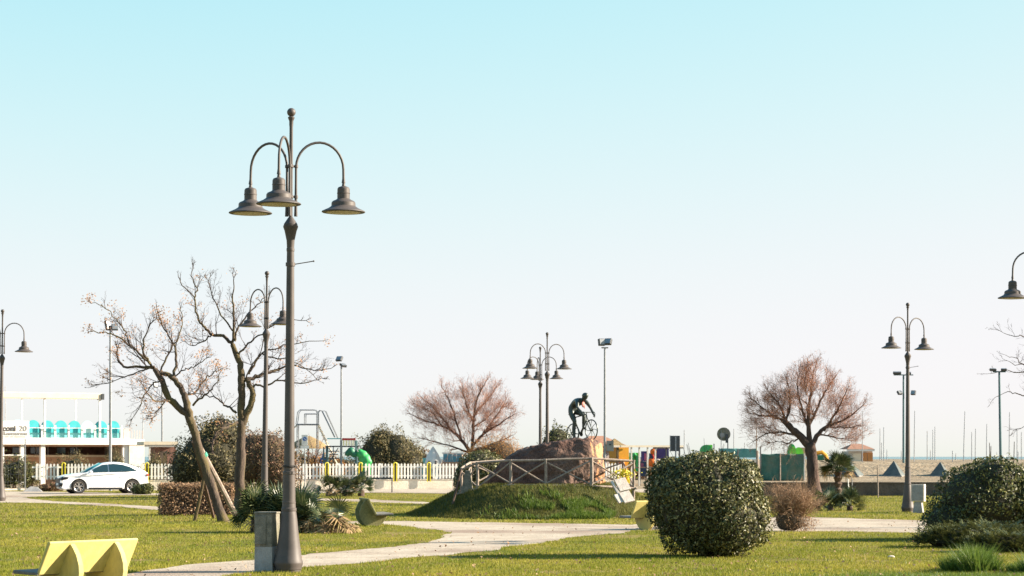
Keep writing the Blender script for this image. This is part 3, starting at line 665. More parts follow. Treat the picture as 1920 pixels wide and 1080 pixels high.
def fan_limbs(root, tips, r0, r1, sag=0):
    out = []
    for (x, y) in tips:
        z = random.uniform(-1.6, 1.6); mx, my = root[0] + (x - root[0]) * .42, root[1] + (y - root[1]) * .36
        out.append(([(root[0], root[1], 0), (root[0] + (x - root[0]) * .2, root[1] + (y - root[1]) * .18, z * .2), (mx, my + sag, z * .5), ((mx + x) / 2, (my + y) / 2 + sag * .4, z * .8), (x, y, z)], r0, r1))
    return out
tam1 = bare_tree('tamarisk_tree', (885, 876), 150, [([(886, 877), (884, 860), (883, 845)], .3, .22)],
 [([(884, 852), (866, 826), (845, 806), (820, 796), (790, 786), (768, 776)], .16, .02), ([(845, 806), (825, 778), (805, 757), (788, 744)], .09, .018), ([(866, 826), (855, 790), (846, 762), (836, 740), (828, 724)], .11, .018),
  ([(884, 850), (887, 815), (889, 780), (894, 750), (905, 726), (914, 710)], .17, .018), ([(889, 780), (905, 760), (922, 740), (932, 722)], .09, .018), ([(888, 792), (876, 765), (870, 742), (866, 722)], .09, .018),
  ([(886, 836), (905, 815), (928, 800), (950, 786), (966, 776)], .13, .018), ([(905, 815), (925, 787), (940, 766), (950, 746)], .09, .018), ([(884, 848), (912, 836), (940, 826), (962, 816)], .10, .018), ([(884, 850), (850, 838), (815, 828), (783, 820)], .10, .018),
  ([(828, 798), (812, 775), (800, 768), (776, 756)], .06, .015), ([(889, 800), (912, 785), (935, 762), (956, 766)], .07, .015)],
 'bare reddish brown tree spreading behind the white picket fence at the centre', bark='bark_tamarisk', twig='twig_tamarisk', childs=24, clen=(.5, 1.3), taper=.55, lev=3, nch=4, cr=.016, wander=.2, up=.05, spread=.85, dj=1.5)
tam2 = bare_tree('tamarisk_tree', (1524, 925), 106.5,
 [([(1529, 932), (1524, 885), (1521, 850), (1517, 832)], .30, .25), ([(1519, 838), (1500, 818), (1480, 800), (1466, 784)], .21, .12), ([(1518, 836), (1516, 800), (1516, 765)], .14, .08), ([(1521, 836), (1536, 812), (1552, 798)], .14, .07)],
 [([(1470, 788), (1448, 782), (1422, 778), (1400, 774)], .09, .016), ([(1474, 792), (1464, 765), (1450, 745), (1436, 727)], .09, .016), ([(1492, 815), (1460, 810), (1432, 815), (1408, 830)], .08, .015), ([(1474, 788), (1482, 755), (1479, 728), (1474, 706)], .08, .016),
  ([(1515, 800), (1502, 760), (1494, 722), (1500, 692)], .09, .015), ([(1516, 768), (1520, 735), (1524, 705), (1530, 682)], .09, .015), ([(1516, 800), (1535, 760), (1550, 730), (1566, 706)], .09, .015), ([(1545, 808), (1566, 776), (1580, 750), (1590, 726)], .08, .015),
  ([(1550, 802), (1575, 790), (1602, 775), (1622, 756)], .09, .015), ([(1552, 800), (1582, 802), (1614, 798)], .06, .015), ([(1538, 815), (1568, 820), (1598, 826)], .06, .013), ([(1450, 782), (1430, 765), (1412, 750), (1404, 742)], .05, .013), ([(1512, 740), (1508, 715), (1515, 696), (1520, 684)], .05, .013), ([(1500, 820), (1478, 830), (1455, 828), (1438, 834)], .05, .013)],
 'large bare tamarisk tree with a thick trunk before the green netting', bark='bark_tamarisk', twig='twig_tamarisk', childs=22, clen=(.4, 1.0), taper=.5, lev=3, nch=4, cr=.013, wander=.2, up=.04, spread=.85, dj=1.0)

twig_cloud(tam1, 150, [(865, 768, 78, 44), (895, 742, 52, 32), (820, 782, 52, 34), (930, 782, 42, 34), (800, 765, 40, 24), (870, 805, 70, 30)], (884, 860), 17000, .42, .006, 'twig_tamarisk')
twig_cloud(tam2, 106.5, [(1515, 745, 70, 50), (1520, 712, 48, 32), (1440, 770, 48, 38), (1585, 765, 42, 34), (1428, 805, 38, 26), (1590, 806, 40, 26), (1470, 735, 40, 30)], (1518, 840), 16000, .36, .005, 'twig_tamarisk')
# timber props against the leaning tree
def pole_thing(name, a, b, r0, r1, mt, label, cat, n=8, ties=None, group=None):
    loc = Vector((a.x, a.y, a.z)); t = thing(name, loc, label, cat, group)
    m = MB(); m.tube([Vector((0, 0, 0)), (b - a) * .5 + Vector((.008, 0, 0)), b - a], [r0, (r0 + r1) / 2, r1], n); m.build('pole', mt, t)
    if ties:
        q = (b - a) * ties; m = MB(); d = (b - a).normalized(); m.tube([q - d * .06, q + d * .06], r0 + .02, 10); m.build('tie_band', 'green_plastic_tie', t)
    return t
g = lambda px, D: Vector(((px - 960) * D / FPX, D, -.06))
pole_thing('timber_prop', g(449, 66.5), P(375, 838, 65.2), .085, .07, 'weathered_wood', 'pale timber prop with green band leaning against the leaning bare tree', 'tree prop', ties=.9)
pole_thing('timber_prop', g(364, 66), P(386, 880, 65.5), .05, .045, 'bark', 'short dark timber prop standing left of the leaning tree trunk', 'tree prop')
pole_thing('timber_prop', g(402, 68.5), P(362, 828, 65.5), .05, .05, 'bark_dark', 'dark timber prop rising behind the leaning tree trunk', 'tree prop')

# ------------------------------------------------------------------ shrubs
random.seed(31)
def at(px, D): return Vector(((px - 960) * D / FPX, D, 0))
k = 42.6
shrub('round_bush', at(1322, k), [(0, 0, 1.03, 1.13, 1.10, 1.03), (.32, -.1, .72, .92, .95, .72), (-.28, .05, 1.22, .86, .9, .80), (.25, 0, 1.32, .78, .8, .74)], 40000, .066, 'leaf_glossy', 'large round clipped bush with glossy leaves on the lawn, right of centre', rough=.14, depth=.18, asp=.5, cs=.87, jit=.8)
shrub('spreading_bush', at(1868, 51), [(-.25, 0, .85, 1.2, 1.2, .95), (.75, .1, .75, 1.2, 1.2, .8), (-1.0, -.1, .4, .72, .9, .5), (-.1, -.2, 1.25, .72, .8, .66), (.45, 0, 1.2, .5, .7, .5), (1.3, .1, .6, .9, 1, .7)], 26000, .075, 'leaf_green', 'large dark leafy bush at the right edge behind low juniper', rough=.16, depth=.3, jit=.9)
def juniper(name, loc, w_, d_, h_, n, label):
    t = thing(name, loc, label, 'bush'); mb = MB(); V = []; F = []
    for i in range(n):
        x = random.uniform(-1, 1); y = random.uniform(-1, 1)
        if x * x + y * y > 1: continue
        a = math.atan2(y, x) + random.gauss(0, .6); L = random.uniform(.18, .42); b = Vector((x * w_, y * d_, h_ * (1 - (x * x + y * y)) ** .4 * random.uniform(.35, 1)))
        dr = Vector((math.cos(a), math.sin(a), random.uniform(.05, .75))).normalized(); s_ = dr.cross(Vector((0, 0, 1))).normalized(); 
        for q in range(7):
            f = q / 7; c = b + dr * L * f + Vector((0, 0, -.12 * L * f * f)); wd = (1 - f) * .07 + .02
            for sg in (-1, 1):
                o = len(V); e = c + (s_ * sg * wd + dr * .05 + Vector((0, 0, random.uniform(-.01, .035)))); V += [c, c + dr * .03, e]; F.append((o, o + 1, o + 2))
    link('foliage', npmesh('foliage', [tuple(v) for v in V], F, 'leaf_green'), t, kind='stuff')
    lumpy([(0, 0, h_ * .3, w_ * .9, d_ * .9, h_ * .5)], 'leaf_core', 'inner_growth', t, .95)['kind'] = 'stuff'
    return t
juniper('low_juniper', at(1850, 46.8), 1.5, .8, .48, 1500, 'low spreading juniper in front of the big leafy bush')
juniper('low_juniper', at(1905, 44.5), 1.0, .6, .4, 800, 'small mat of juniper at the right edge of the lawn')
shrub('clipped_bush', at(903, 88), [(0, 0, 1.2, 1.02, .9, .98), (-.5, -.1, .9, .62, .7, .8), (.5, 0, 1.0, .62, .7, .8)], 9000, .085, 'leaf_glossy', 'rounded dark bush behind the left end of the rustic fence', rough=.07, depth=.15)
for i, (x, D, h, r) in enumerate([(1.0, 0, 0, 0)]): pass
m = MB(); rb_ = [o for o in col.objects if o.name == 'round_bush'][0]
for i in range(46):                      # stray shoots and a few bare stems at the foot
    a = random.uniform(0, 6.283); e = random.uniform(-.2, 1.3); d = Vector((math.cos(a) * math.cos(e), math.sin(a) * math.cos(e), math.sin(e))); p0 = Vector((0, 0, 1.03)) + d * .95; p1 = p0 + d * random.uniform(.22, .36) + Vector((random.gauss(0, .03), 0, .04)); m.tube([p0, p1], [.006, .003], 3)
m.build('shoot', 'twig', rb_)['kind'] = 'stuff'; rb_.scale = (.97, .97, .97)
# dry hedge, behind the leaning tree
t = thing('dry_hedge', at(368, 72.5), 'clipped brown hedge with dry leaves behind the leaning tree', 'hedge', rz=R(14))
def box_cloud(n, w_, d_, h_, rough=.05):
    f = rng.random(n); P_ = np.empty((n, 3)); N_ = np.zeros((n, 3))
    u = rng.random((n, 3)) * 2 - 1; face = rng.choice(5, n, p=[.12, .12, .3, .16, .3])
    for q, (ax, sg) in enumerate([(0, -1), (0, 1), (1, -1), (1, 1), (2, 1)]):
        k_ = face == q; u[k_, ax] = sg * (1 - .35 * rng.random(k_.sum()) ** 2); N_[k_, ax] = sg
    return np.stack([u[:, 0] * w_ / 2, u[:, 1] * d_ / 2, (u[:, 2] + 1) * h_ / 2], 1) + rng.normal(size=(n, 3)) * rough, N_
p_, n_ = box_cloud(10000, 2.35, .9, 1.0, .035); V, F = leafset(p_, n_, .07, .45, .9); link('foliage', npmesh('foliage', V, F, 'leaf_dry'), t, kind='stuff')
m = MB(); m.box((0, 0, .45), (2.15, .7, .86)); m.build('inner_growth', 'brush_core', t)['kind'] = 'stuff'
m = MB()
for i in range(90): x = random.uniform(-1.1, 1.1); m.tube([(x, -.40, 0), (x + random.gauss(0, .08), -.44, random.uniform(.5, .95))], [.009, .005], 3)
m.build('stem', 'twig', t)['kind'] = 'stuff'
shrub('tall_bush', at(398, 104), [(0, 0, 1.7, 1.7, 1.6, 1.75), (-1.1, 0, 1.3, .95, 1.1, 1.15), (.45, 0, 2.7, 1.1, 1.2, 1.15), (.7, .2, .8, 1.3, 1.3, 1.0)], 17000, .12, 'leaf_olive', 'tall green bush behind the two bare trees', rough=.34, depth=.45)
shrub('reddish_bush', at(508, 100), [(0, 0, 1.6, 1.05, 1.1, 1.5), (-.8, 0, 1.8, .8, 1, 1.3), (.45, 0, 1.1, .85, 1, 1.2)], 10000, .10, 'leaf_brown', 'reddish brown bush right of the tall green bush', rough=.2, depth=.4, core='brush_core')
shrub('wide_bush', at(725, 143), [(-.6, 0, 1.7, 1.4, 1.3, 1.75), (.6, 0, 1.8, 1.4, 1.3, 1.75), (1.4, 0, 1.5, .9, 1.1, 1.3), (-.3, 0, 2.7, .9, .9, 1.05)], 16000, .13, 'leaf_olive', 'wide olive green bush behind the picket fence, right of the climbing frame', rough=.34, depth=.5)
shrub('far_bush', at(1043, 150), [(0, 0, 2.3, 1.25, 1.2, 1.7), (.8, 0, 1.9, .9, 1.1, 1.3), (-.8, 0, 1.4, .9, 1, 1.2)], 6000, .14, 'leaf_green', 'green bush just behind the rock under the cyclist statue', rough=.2, depth=.35)
shrub('orange_bush', at(935, 143), [(0, 0, 1.9, 1.6, 1.2, 1.4), (-1.1, 0, 1.7, 1.1, 1, 1.2), (1.0, 0, 1.3, 1.0, 1, 1.3)], 16000, .12, 'twig_orange', 'dense orange brown brush under the spreading bare tree', asp=.18, rough=.25, depth=.5, core='brush_core', cs=.7)
random.seed(4)
for px, D, w_, h_, lab, mt in [(130, 133, 1.25, 2.0, 'leafy green shrub behind the picket fence by the car bonnet', 'leaf_olive'), (214, 133, .65, 2.1, 'small green shrub behind the roof of the white car', 'leaf_olive'),
    (28, 128, 1.1, 1.9, 'tall dark green hedge plant behind the wire mesh panel', 'leaf_green'), (58, 130, .6, 1.5, 'narrow leafy shrub right of the wire mesh panel', 'leaf_olive'), (268, 112, .55, .5, 'low green weeds behind the rear wheel of the car', 'leaf_green'),
    (95, 122, .62, .42, 'rusty orange dry shrub in front of the white car', 'leaf_brown'), (288, 133, .6, 1.9, 'loose climbing shrub beside the brown hut', 'leaf_olive'), (-8, 127, .8, 1.7, 'dark shrub at the left edge behind the lamp', 'leaf_dark'), (590, 139, .7, 1.6, 'pale yellow shrub behind the no parking sign', 'twig_orange')]:
    shrub('shrub', at(px, D), [(0, 0, h_ * .5, w_, w_ * .8, h_ * .55), (w_ * .3, 0, h_ * .65, w_ * .6, w_ * .6, h_ * .4), (-w_ * .35, 0, h_ * .4, w_ * .6, w_ * .6, h_ * .42)], 2600, .10, mt, lab, rough=.3, depth=.5, cs=.6)
for px, D, w_, h_, mt, lab in [(556, 168, 1.6, 2.2, 'leaf_brown', 'brown scrub far behind the slide tower'), (612, 165, 1.3, 1.9, 'twig_orange', 'orange brown scrub behind the climbing frame ladder'), (645, 170, 1.5, 1.7, 'leaf_olive', 'olive scrub seen under the climbing frame deck'),
    (786, 172, 1.0, 2.4, 'leaf_brown', 'brown scrub left of the white play castle'), (868, 168, 1.8, 1.8, 'leaf_dry', 'dry scrub behind the base of the spreading bare tree'), (1240, 175, 1.6, 1.5, 'leaf_olive', 'low olive scrub behind the play pergola'), (1190, 172, 1.2, 1.7, 'leaf_dry', 'dry scrub behind the yellow kiosk')]:
    shrub('scrub', at(px, D), [(0, 0, h_ * .6, w_, w_ * .8, h_ * .55), (w_ * .5, 0, h_ * .5, w_ * .7, w_ * .6, h_ * .45), (-w_ * .5, 0, h_ * .5, w_ * .7, w_ * .6, h_ * .5)], 2600, .15, mt, lab, rough=.3, depth=.5, cs=.7)
shrub('dry_weeds', at(262, 117.3), [(0, 0, .25, .5, .4, .35)], 900, .09, 'leaf_green', 'green weeds growing beside the rear wheel of the white car', rough=.3, depth=.5, core=None)
# dry broom-like shrub by the path
t = thing('dry_shrub', at(1481, 57), 'dry bushy shrub with bare upright twigs, right of the round bush', 'bush'); tw = Twigs()
for i in range(230):
    a = random.uniform(0, 6.283); r = random.random() ** .5 * .30; q = Vector((r * math.cos(a), r * math.sin(a) * .8, .25 + random.uniform(0, .2)))
    tw.grow(q, Vector((math.cos(a) * random.uniform(.1, 1.15), math.sin(a) * random.uniform(.1, .8), 1)).normalized(), random.uniform(.42, .74), .007, 2, 4, .65, .05, .25, 3)
o = tw.mb.build('twigs', 'leaf_dry', t, smooth=False); o['kind'] = 'stuff'
p_, n_ = cloud_points([(0, 0, .3, .42, .36, .36), (0, 0, .75, .55, .45, .38), (.3, 0, .2, .4, .3, .25)], 6500, .3, .8, 3, 0); V, F = leafset(p_, n_, .05, .3, .9); link('dead_growth', npmesh('dead', V, F, 'leaf_dry'), t, kind='stuff')
lumpy([(0, 0, .28, .42, .34, .36)], 'brush_core', 'inner_growth', t, .85)['kind'] = 'stuff'
# palms
dwarf_palm('dwarf_palm', at(522, 56), 2.15, 1.1, 105, 'dwarf palm clump right behind the nearest lamp, green on its left side', .08, None, 1.24, 3, 3)
dwarf_palm('dwarf_palm', at(604, 55.3), 1.45, .66, 74, 'withered brown dwarf palm to the right of the green clump', .68, None, 1.05, 5, 3)
dwarf_palm('dwarf_palm', at(648, 107), 2.7, 1.0, 64, 'wide dwarf palm near the low rail before the picket fence', .12, None, 1.35, 7, 3)
dwarf_palm('dwarf_palm', at(1577, 78.5), 1.6, .55, 56, 'dwarf palm beside the path at the foot of the big bare tree', .03, None, .95, 9, 2)
t = thing('fan_palm', at(1571, 105), 'fan palm with a shaggy trunk in front of the dark wall', 'palm'); random.seed(13)
m = MB(); pr = [(.16 + .05 * math.sin(i * 2.1) + random.uniform(0, .03), i * .09) for i in range(14)]; pr[0] = (.2, -.05); m.lathe(pr, 11); m.build('trunk', 'bark_dark', t)
for i in range(46):
    a = random.uniform(0, 6.283); el = random.uniform(-.35, 1.35); s = random.uniform(1.15, 1.45); dry = el < -.1
    share('dry_frond' if dry else 'frond', random.choice(FAND if dry else FAN), t, (0, 0, 1.15 + .15 * random.random()), (random.uniform(-.4, .4), -el, a), (s, s, s))
# weeds bottom right: a clump of fresh grass
r_ = 5000; an = rng.random(r_) * 6.283; rr = rng.random(r_) ** .6
LAB['tall_grass_clump'] = ('bright green clump of long grass at the bottom right corner', 'grass')
cc_ = np.array([(7.55, 36.6), (7.95, 37.2), (8.35, 36.9), (8.75, 37.4), (7.75, 37.6), (8.5, 36.4), (7.3, 37.0)])[rng.integers(0, 7, r_)]
blades('tall_grass_clump', r_, 0, 1, .27, .02, 'grass_fresh', at=(cc_[:, 0] + .2 * rr * np.cos(an), cc_[:, 1] + .25 * rr * np.sin(an)), lean=1.2, clump=.9)
r_ = 7000; LAB['fresh_grass_patch'] = ('fresh green longer grass at the lower right of the lawn', 'grass')
blades('fresh_grass_patch', r_, 0, 1, .055, .011, 'grass_fresh', at=(rng.normal(size=r_) * 1.4 + 7.0, 35.3 + .45 * rng.normal(size=r_)), lean=.6)

# ------------------------------------------------------------------ rustic fence on the mound
def mz(x, y): return float(mound_h(np.array([x]), np.array([y]))[0])
random.seed(3)
t = thing('rustic_fence', (0.9, 70.8, 0), 'rustic crossed pole fence round the rock monument on the mound', 'fence'); T0 = Vector((.9, 70.8, 0))
fp = [(-1.62, 71.3, .70, .78), (-1.1, 70.9, .84, .86), (-.05, 70.5, .97, .80), (1.06, 70.4, .97, .82), (2.5, 70.5, .94, .90), (3.86, 71.2, .86, .90), (3.75, 75.8, .9, .85), (1.9, 76.6, .95, .85), (.1, 76.4, .95, .85), (-1.4, 75.2, .85, .85), (-1.62, 71.3, .78, .74)]
postm = None
for i, (x, y, z, h) in enumerate(fp[:-1]):
    m = MB(); r = .048 if i != 4 else .062; z0 = min(mz(x, y), z) - .12; m.tube([(x, y, z0), (x + .01, y, z + h * .5), (x, y, z + h + .03)], [r, r * .97, r * .92], 9)
    m.v = [tuple(Vector(v) - T0) for v in m.v]; m.build('post', 'weathered_wood', t)
def railp(a, b, r, nm):
    m = MB(); mid = (a + b) / 2 + Vector((0, 0, random.uniform(-.012, .012))); m.tube([a - T0, mid - T0, b - T0], [r, r * 1.04, r * .95], 7); m.build(nm, 'weathered_wood', t)
for i in range(10):
    a = Vector(fp[i][:3]); b = Vector(fp[i + 1][:3]); ha, hb = fp[i][3], fp[i + 1][3]
    off = Vector((0, -.0, 0)); e = (b - a).normalized() * .05; nrm = Vector((e.y, -e.x, 0)).normalized() * .055
    railp(a + Vector((0, 0, ha)) - e, b + Vector((0, 0, hb)) + e, .035, 'rail'); railp(a + Vector((0, 0, .03)) - e * 2 + nrm, b + Vector((0, 0, .03)) + e * 2 + nrm, .035, 'rail')
    if (b - a).length > .5:
        railp(a + Vector((0, 0, .08)) + nrm * .3, b + Vector((0, 0, hb - .06)) + nrm * .3, .025, 'brace'); railp(a + Vector((0, 0, ha - .06)) - nrm * .5, b + Vector((0, 0, .08)) - nrm * .5, .025, 'brace')
# leaning posts at its left end
pole_thing('leaning_stake', Vector((-1.86, 70.2, .42)), Vector((-1.60, 70.5, 1.5)), .035, .03, 'bark_dark', 'thin dark stake leaning against the left end of the rustic fence', 'stake')
m = MB(); m.prism([(-.22, 0), (.2, 0), (.1, .74), (-.06, .74)], -.09, .09); o = m.build('stone_marker', 'old_concrete', smooth=False, bevel=.02); o.location = (-1.42, 71.1, .72); tag(o, 'tapered stone marker behind the left end of the rustic fence', 'marker stone')

# ------------------------------------------------------------------ the rock
def hull_rock(name, pts, mt, label, cat, sub=4, amp=.06, seed=0, cut=None, parent=None):
    c = Vector((sum(p[0] for p in pts) / len(pts), sum(p[1] for p in pts) / len(pts), min(p[2] for p in pts)))
    bm = bmesh.new()
    for p in pts: bm.verts.new(Vector(p) - c)
    bmesh.ops.convex_hull(bm, input=bm.verts); bmesh.ops.triangulate(bm, faces=bm.faces)
    for _ in range(sub):
        bmesh.ops.subdivide_edges(bm, edges=[e for e in bm.edges if e.calc_length() > .16], cuts=1, use_grid_fill=False); bmesh.ops.triangulate(bm, faces=bm.faces)
    bmesh.ops.smooth_vert(bm, verts=bm.verts, factor=.5, use_axis_x=True, use_axis_y=True, use_axis_z=True); bm.normal_update()
    for v in bm.verts:
        p = v.co * 1.3 + Vector((seed, 0, 0)); n1 = mnoise.noise(p); n2 = mnoise.cell(Vector((p.x * 1.4, p.y * 1.4, p.z * 2.6))); n3 = mnoise.noise(p * 4)
        v.co += v.normal * (amp * 1.3 * n1 + amp * .5 * n2 + amp * .5 * n3 + .25 * amp * mnoise.noise(p * 11))
    bm.normal_update()
    me = bpy.data.meshes.new(name); 
    me.materials.append(M[mt]); 
    if cut: me.materials.append(M[cut[0]])
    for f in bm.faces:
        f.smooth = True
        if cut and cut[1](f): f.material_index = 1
    bm.to_mesh(me); bm.free(); o = bpy.data.objects.new(name, me); col.objects.link(o); o.location = c
    o.modifiers.new('detail', 'SUBSURF').levels = 1; o.modifiers['detail'].render_levels = 1
    return tag(o, label, cat)
rk = [(-.95, 72.2, .9), (-.98, 72.6, 1.05), (-.7, 72.0, 1.35), (-.1, 71.8, 1.88), (.6, 71.9, 2.22), (1.6, 71.7, 2.42), (2.55, 71.8, 2.50), (2.85, 72.0, 2.35), (2.95, 72.0, 1.5), (2.8, 72.0, .8), (1.5, 71.4, .8), (0, 71.4, .8),
      (2.45, 71.5, 2.1), (1.3, 71.45, 1.9), (.1, 71.5, 1.5),
      (-.7, 74.3, .9), (-.2, 74.6, 1.8), (1, 75.2, 2.25), (2.3, 75.3, 2.45), (2.9, 74.8, 2.3), (3.1, 74.6, .8), (1, 75.6, .8)]
rock = hull_rock('monument_rock', rk, 'rock', 'big reddish brown boulder rising to the right under the cyclist statue', 'rock', 5, .07, 2.2, ('rock_cut_lit', lambda f: f.normal.x > .72 and f.calc_center_median().z > .1))  # painted lit tone goes on the faces turned towards the sun
for i, (px, py, D, s, mt, lab) in enumerate([(1196, 990, 58, .05, 'pale_stone', 'small pale stone at the end of the footpath'), (1671, 1046, 42, .05, 'leaf_dry', 'small dry leaf scrap lying on the right lawn')]):
    m = MB(); m.sphere((0, 0, s * .4), (s * 1.4, s, s * .6), 8, 5); o = m.build('small_stone', 'pale_stone'); o.location = at(px, D); tag(o, lab if i == 0 else 'small pale stone lying on the right lawn', 'stone')

# broken plaque slabs on the right of the mound
t = thing('memorial_plaque', (3.44, 69.0, .50), 'cracked pale stone plaque leaning on the right side of the mound', 'plaque')
for (c, d, rx, ry_, rz_) in [((-.02, .50, .66), (.46, .07, .60), -40, -9, 4), ((.12, .08, .19), (.44, .07, .56), -46, -9, 6), ((-.20, .02, .12), (.20, .08, .44), -44, -6, 12), ((-.30, .42, .52), (.10, .12, .74), -42, -13, 0)]:
    m = MB(); m.box((0, 0, 0), d); t.scale = (.8, .8, .8); o = m.build('slab', 'pale_stone', t, smooth=False, bevel=.014); o.location = c; o.rotation_euler = (R(rx), R(ry_ - 4), R(rz_ + 14))
p_ = rng.normal(size=(260, 3)) * np.array([.17, .1, .07]) + np.array([3.52, 70.35, 1.35]); V, F = leafset(p_ - np.array([3.52, 70.35, 1.2]), np.zeros((260, 3)), .07, .6, 1)
o = link('yellow_flowers', npmesh('flowers', V, F, 'yellow_paint')); o.location = (3.52, 70.35, 1.2); tag(o, 'bunch of yellow flowers laid on top of the leaning plaque', 'flowers'); o['kind'] = 'stuff'

# ------------------------------------------------------------------ bronze cyclist
st = thing('cyclist_statue', (1.95, 73.1, 2.44), 'dark bronze statue of a racing cyclist riding on top of the rock', 'statue')
hd = math.atan2(-.82, .57); st.rotation_euler = (0, -R(7), hd)
st.location = Vector(((1075.5 - 960) * 73.4 / FPX, 73.4, EYE + (HOR - 813.5) * 73.4 / FPX - .34))
def wheel_mesh():
    m = MB(); m.tube([(.325 * math.cos(a * math.pi / 18), 0, .325 * math.sin(a * math.pi / 18)) for a in range(36)], .020, 7, closed=True); return m.mesh('rim', 'bronze')
WM = wheel_mesh(); m = MB(); m.tube([(.02, 0, .0), (.12, 0, .035), (.22, 0, .03), (.32, 0, .0)], [.014, .010, .009, .011], 5); SP = m.mesh('spoke', 'bronze')
m = MB(); m.tube([(0, -.05, 0), (0, .05, 0)], .038, 10); HB = m.mesh('hub', 'bronze')
for x in (0, 1.02):
    wl = share('wheel', WM, st, (x, 0, .34)); share('hub', HB, wl)
    for i in range(8): share('spoke', SP, wl, rot=(0, i * math.pi / 4 + .2, 0))
fr = MB(); BB, ST, HT, HL = (.40, 0, .29), (.13, 0, .86), (.80, 0, .88), (.835, 0, .72)
for a, b, r in [(BB, ST, .02), (ST, HT, .02), (BB, HL, .024), (HT, HL, .025), (BB, (0, .04, .34), .013), (BB, (0, -.04, .34), .013), (ST, (0, .04, .34), .011), (ST, (0, -.04, .34), .011)]: fr.tube([a, b], r, 7)
fr.build('frame', 'bronze', st)
m = MB(); m.tube([HL, (.86, .05, .66), (.93, .05, .48), (1.02, .05, .34)], [.02, .018, .015, .012], 6); m.tube([HL, (.86, -.05, .66), (.93, -.05, .48), (1.02, -.05, .34)], [.02, .018, .015, .012], 6); m.build('fork', 'bronze', st)
m = MB(); m.tube([ST, (.11, 0, .99)], .014, 6); m.build('seat_post', 'bronze', st)
m = MB(); SX = -.06; m.add([(-.06, -.07, 1.02), (-.06, .07, 1.02), (.02, .06, 1.01), (.2, .018, 1.0), (.2, -.018, 1.0), (.02, -.06, 1.01), (-.05, 0, .97), (.15, 0, .97)], [(0, 1, 2, 5), (5, 2, 3, 4), (0, 6, 1), (0, 5, 4, 7, 6), (1, 6, 7, 3, 2), (3, 7, 4)]); o = m.build('saddle', 'bronze', st, bevel=.01); o.location = (-.05, 0, -.02)
m = MB(); m.tube([HT, (.84, 0, .93)], .016, 6)
for s in (-1, 1): m.tube([(.84, 0, .94), (.86, s * .2, .94), (.95, s * .21, .94), (1.0, s * .21, .88), (.98, s * .21, .81), (.90, s * .21, .79)], .014, 6)
m.build('handlebar', 'bronze', st)
m = MB(); m.tube([(.40, -.06, .29), (.40, .06, .29)], .02, 7); m.lathe([(.085, -.006), (.085, .006)], 18); 
m.v = [(v[0], v[1], v[2]) for v in m.v]; m.v[-36:] = [(.40 + a, .045 + c, .29 + b) for (a, b, c) in m.v[-36:]]
m.tube([(.40, .06, .29), (.48, .08, .44)], .014, 5); m.tube([(.48, .07, .44), (.48, .17, .44)], .018, 5); m.tube([(.40, -.06, .29), (.32, -.08, .14)], .014, 5); m.tube([(.32, -.07, .14), (.32, -.17, .14)], .018, 5)
m.build('pedals', 'bronze', st)
# rider: one continuous skin
J = [((.10, 0, 1.13), .145), ((.17, 0, 1.25), .14), ((.30, 0, 1.335), .145), ((.46, 0, 1.36), .155), ((.60, 0, 1.35), .12), ((.69, 0, 1.37), .065), ((.76, 0, 1.41), .085), ((.82, 0, 1.45), .10), ((.835, 0, 1.51), .075)]
E = [(i, i + 1) for i in range(8)]
def chain(root, pts):
    last = root
    for p, r in pts: J.append((p, r)); E.append((last, len(J) - 1)); last = len(J) - 1
    return last
for s, elb, hnd in ((1, (.74, .25, 1.08), (.93, .215, .84)), (-1, (.72, -.27, 1.10), (.93, -.215, .84))):
    h_ = chain(3, [((.59, s * .15, 1.34), 0.081), ((.62, s * .2, 1.30), 0.073), ((.68, s * .235, 1.19), 0.059), (elb, .038), ((.84, s * .23, .955), 0.045), (hnd, .026)])
    chain(h_, [((.965, s * .215, .80), 0.033)])
    fb = len(J) - 1
    for q in range(4):
        z = .83 - q * .018; x = .955 + q * .004
        chain(fb, [((x + .01 - q * .008, s * (.235), z - .005), .0095), ((x + .03 - q * .006, s * .212, z - .012), .009), ((x + .012 - q * .006, s * .188, z - .015), .008)])
    chain(fb, [((.95, s * .19, .835), .010), ((.975, s * .185, .825), .009)])
chain(0, [((.10, -.09, 1.06), .125), ((.19, -.10, .90), .105), ((.28, -.10, .72), .075), ((.27, -.10, .68), .066), ((.22, -.11, .48), .068), ((.24, -.12, .26), .043), ((.23, -.12, .19), .045), ((.31, -.12, .155), .042), ((.38, -.12, .15), .028)])
chain(0, [((.13, .09, 1.07), .125), ((.34, .10, .99), .10), ((.52, .11, .90), .075), ((.525, .11, .85), .066), ((.49, .12, .70), .066), ((.44, .12, .55), .043), ((.43, .12, .49), .045), ((.51, .12, .46), .042), ((.58, .12, .455), .028)])
me = bpy.data.meshes.new('rider'); me.from_pydata([j[0] for j in J], E, []); me.materials.append(M['bronze'])
ro = bpy.data.objects.new('rider', me); col.objects.link(ro); ro.parent = st
sk = ro.modifiers.new('skin', 'SKIN'); sk.use_smooth_shade = True
for i, j in enumerate(J): me.skin_vertices[0].data[i].radius = (j[1], j[1]); me.skin_vertices[0].data[i].use_root = (i == 0)
ss = ro.modifiers.new('subd', 'SUBSURF'); ss.levels = ss.render_levels = 2
m = MB(); m.sphere((.82, 0, 1.49), (.125, .095, .10), 14, 9); m.build('cycling_cap', 'bronze', st)
m = MB(); m.tube([(.88, 0, 1.45), (.925, 0, 1.41), (.915, 0, 1.40)], [.012, .016, .008], 6)
for s in (-1, 1): m.sphere((.81, s * .083, 1.44), (.022, .01, .032), 7, 5); m.sphere((.892, s * .032, 1.442), (.01, .014, .008), 7, 5)
m.sphere((.892, 0, 1.375), (.012, .026, .008), 7, 5); m.build('face_features', 'bronze', st)
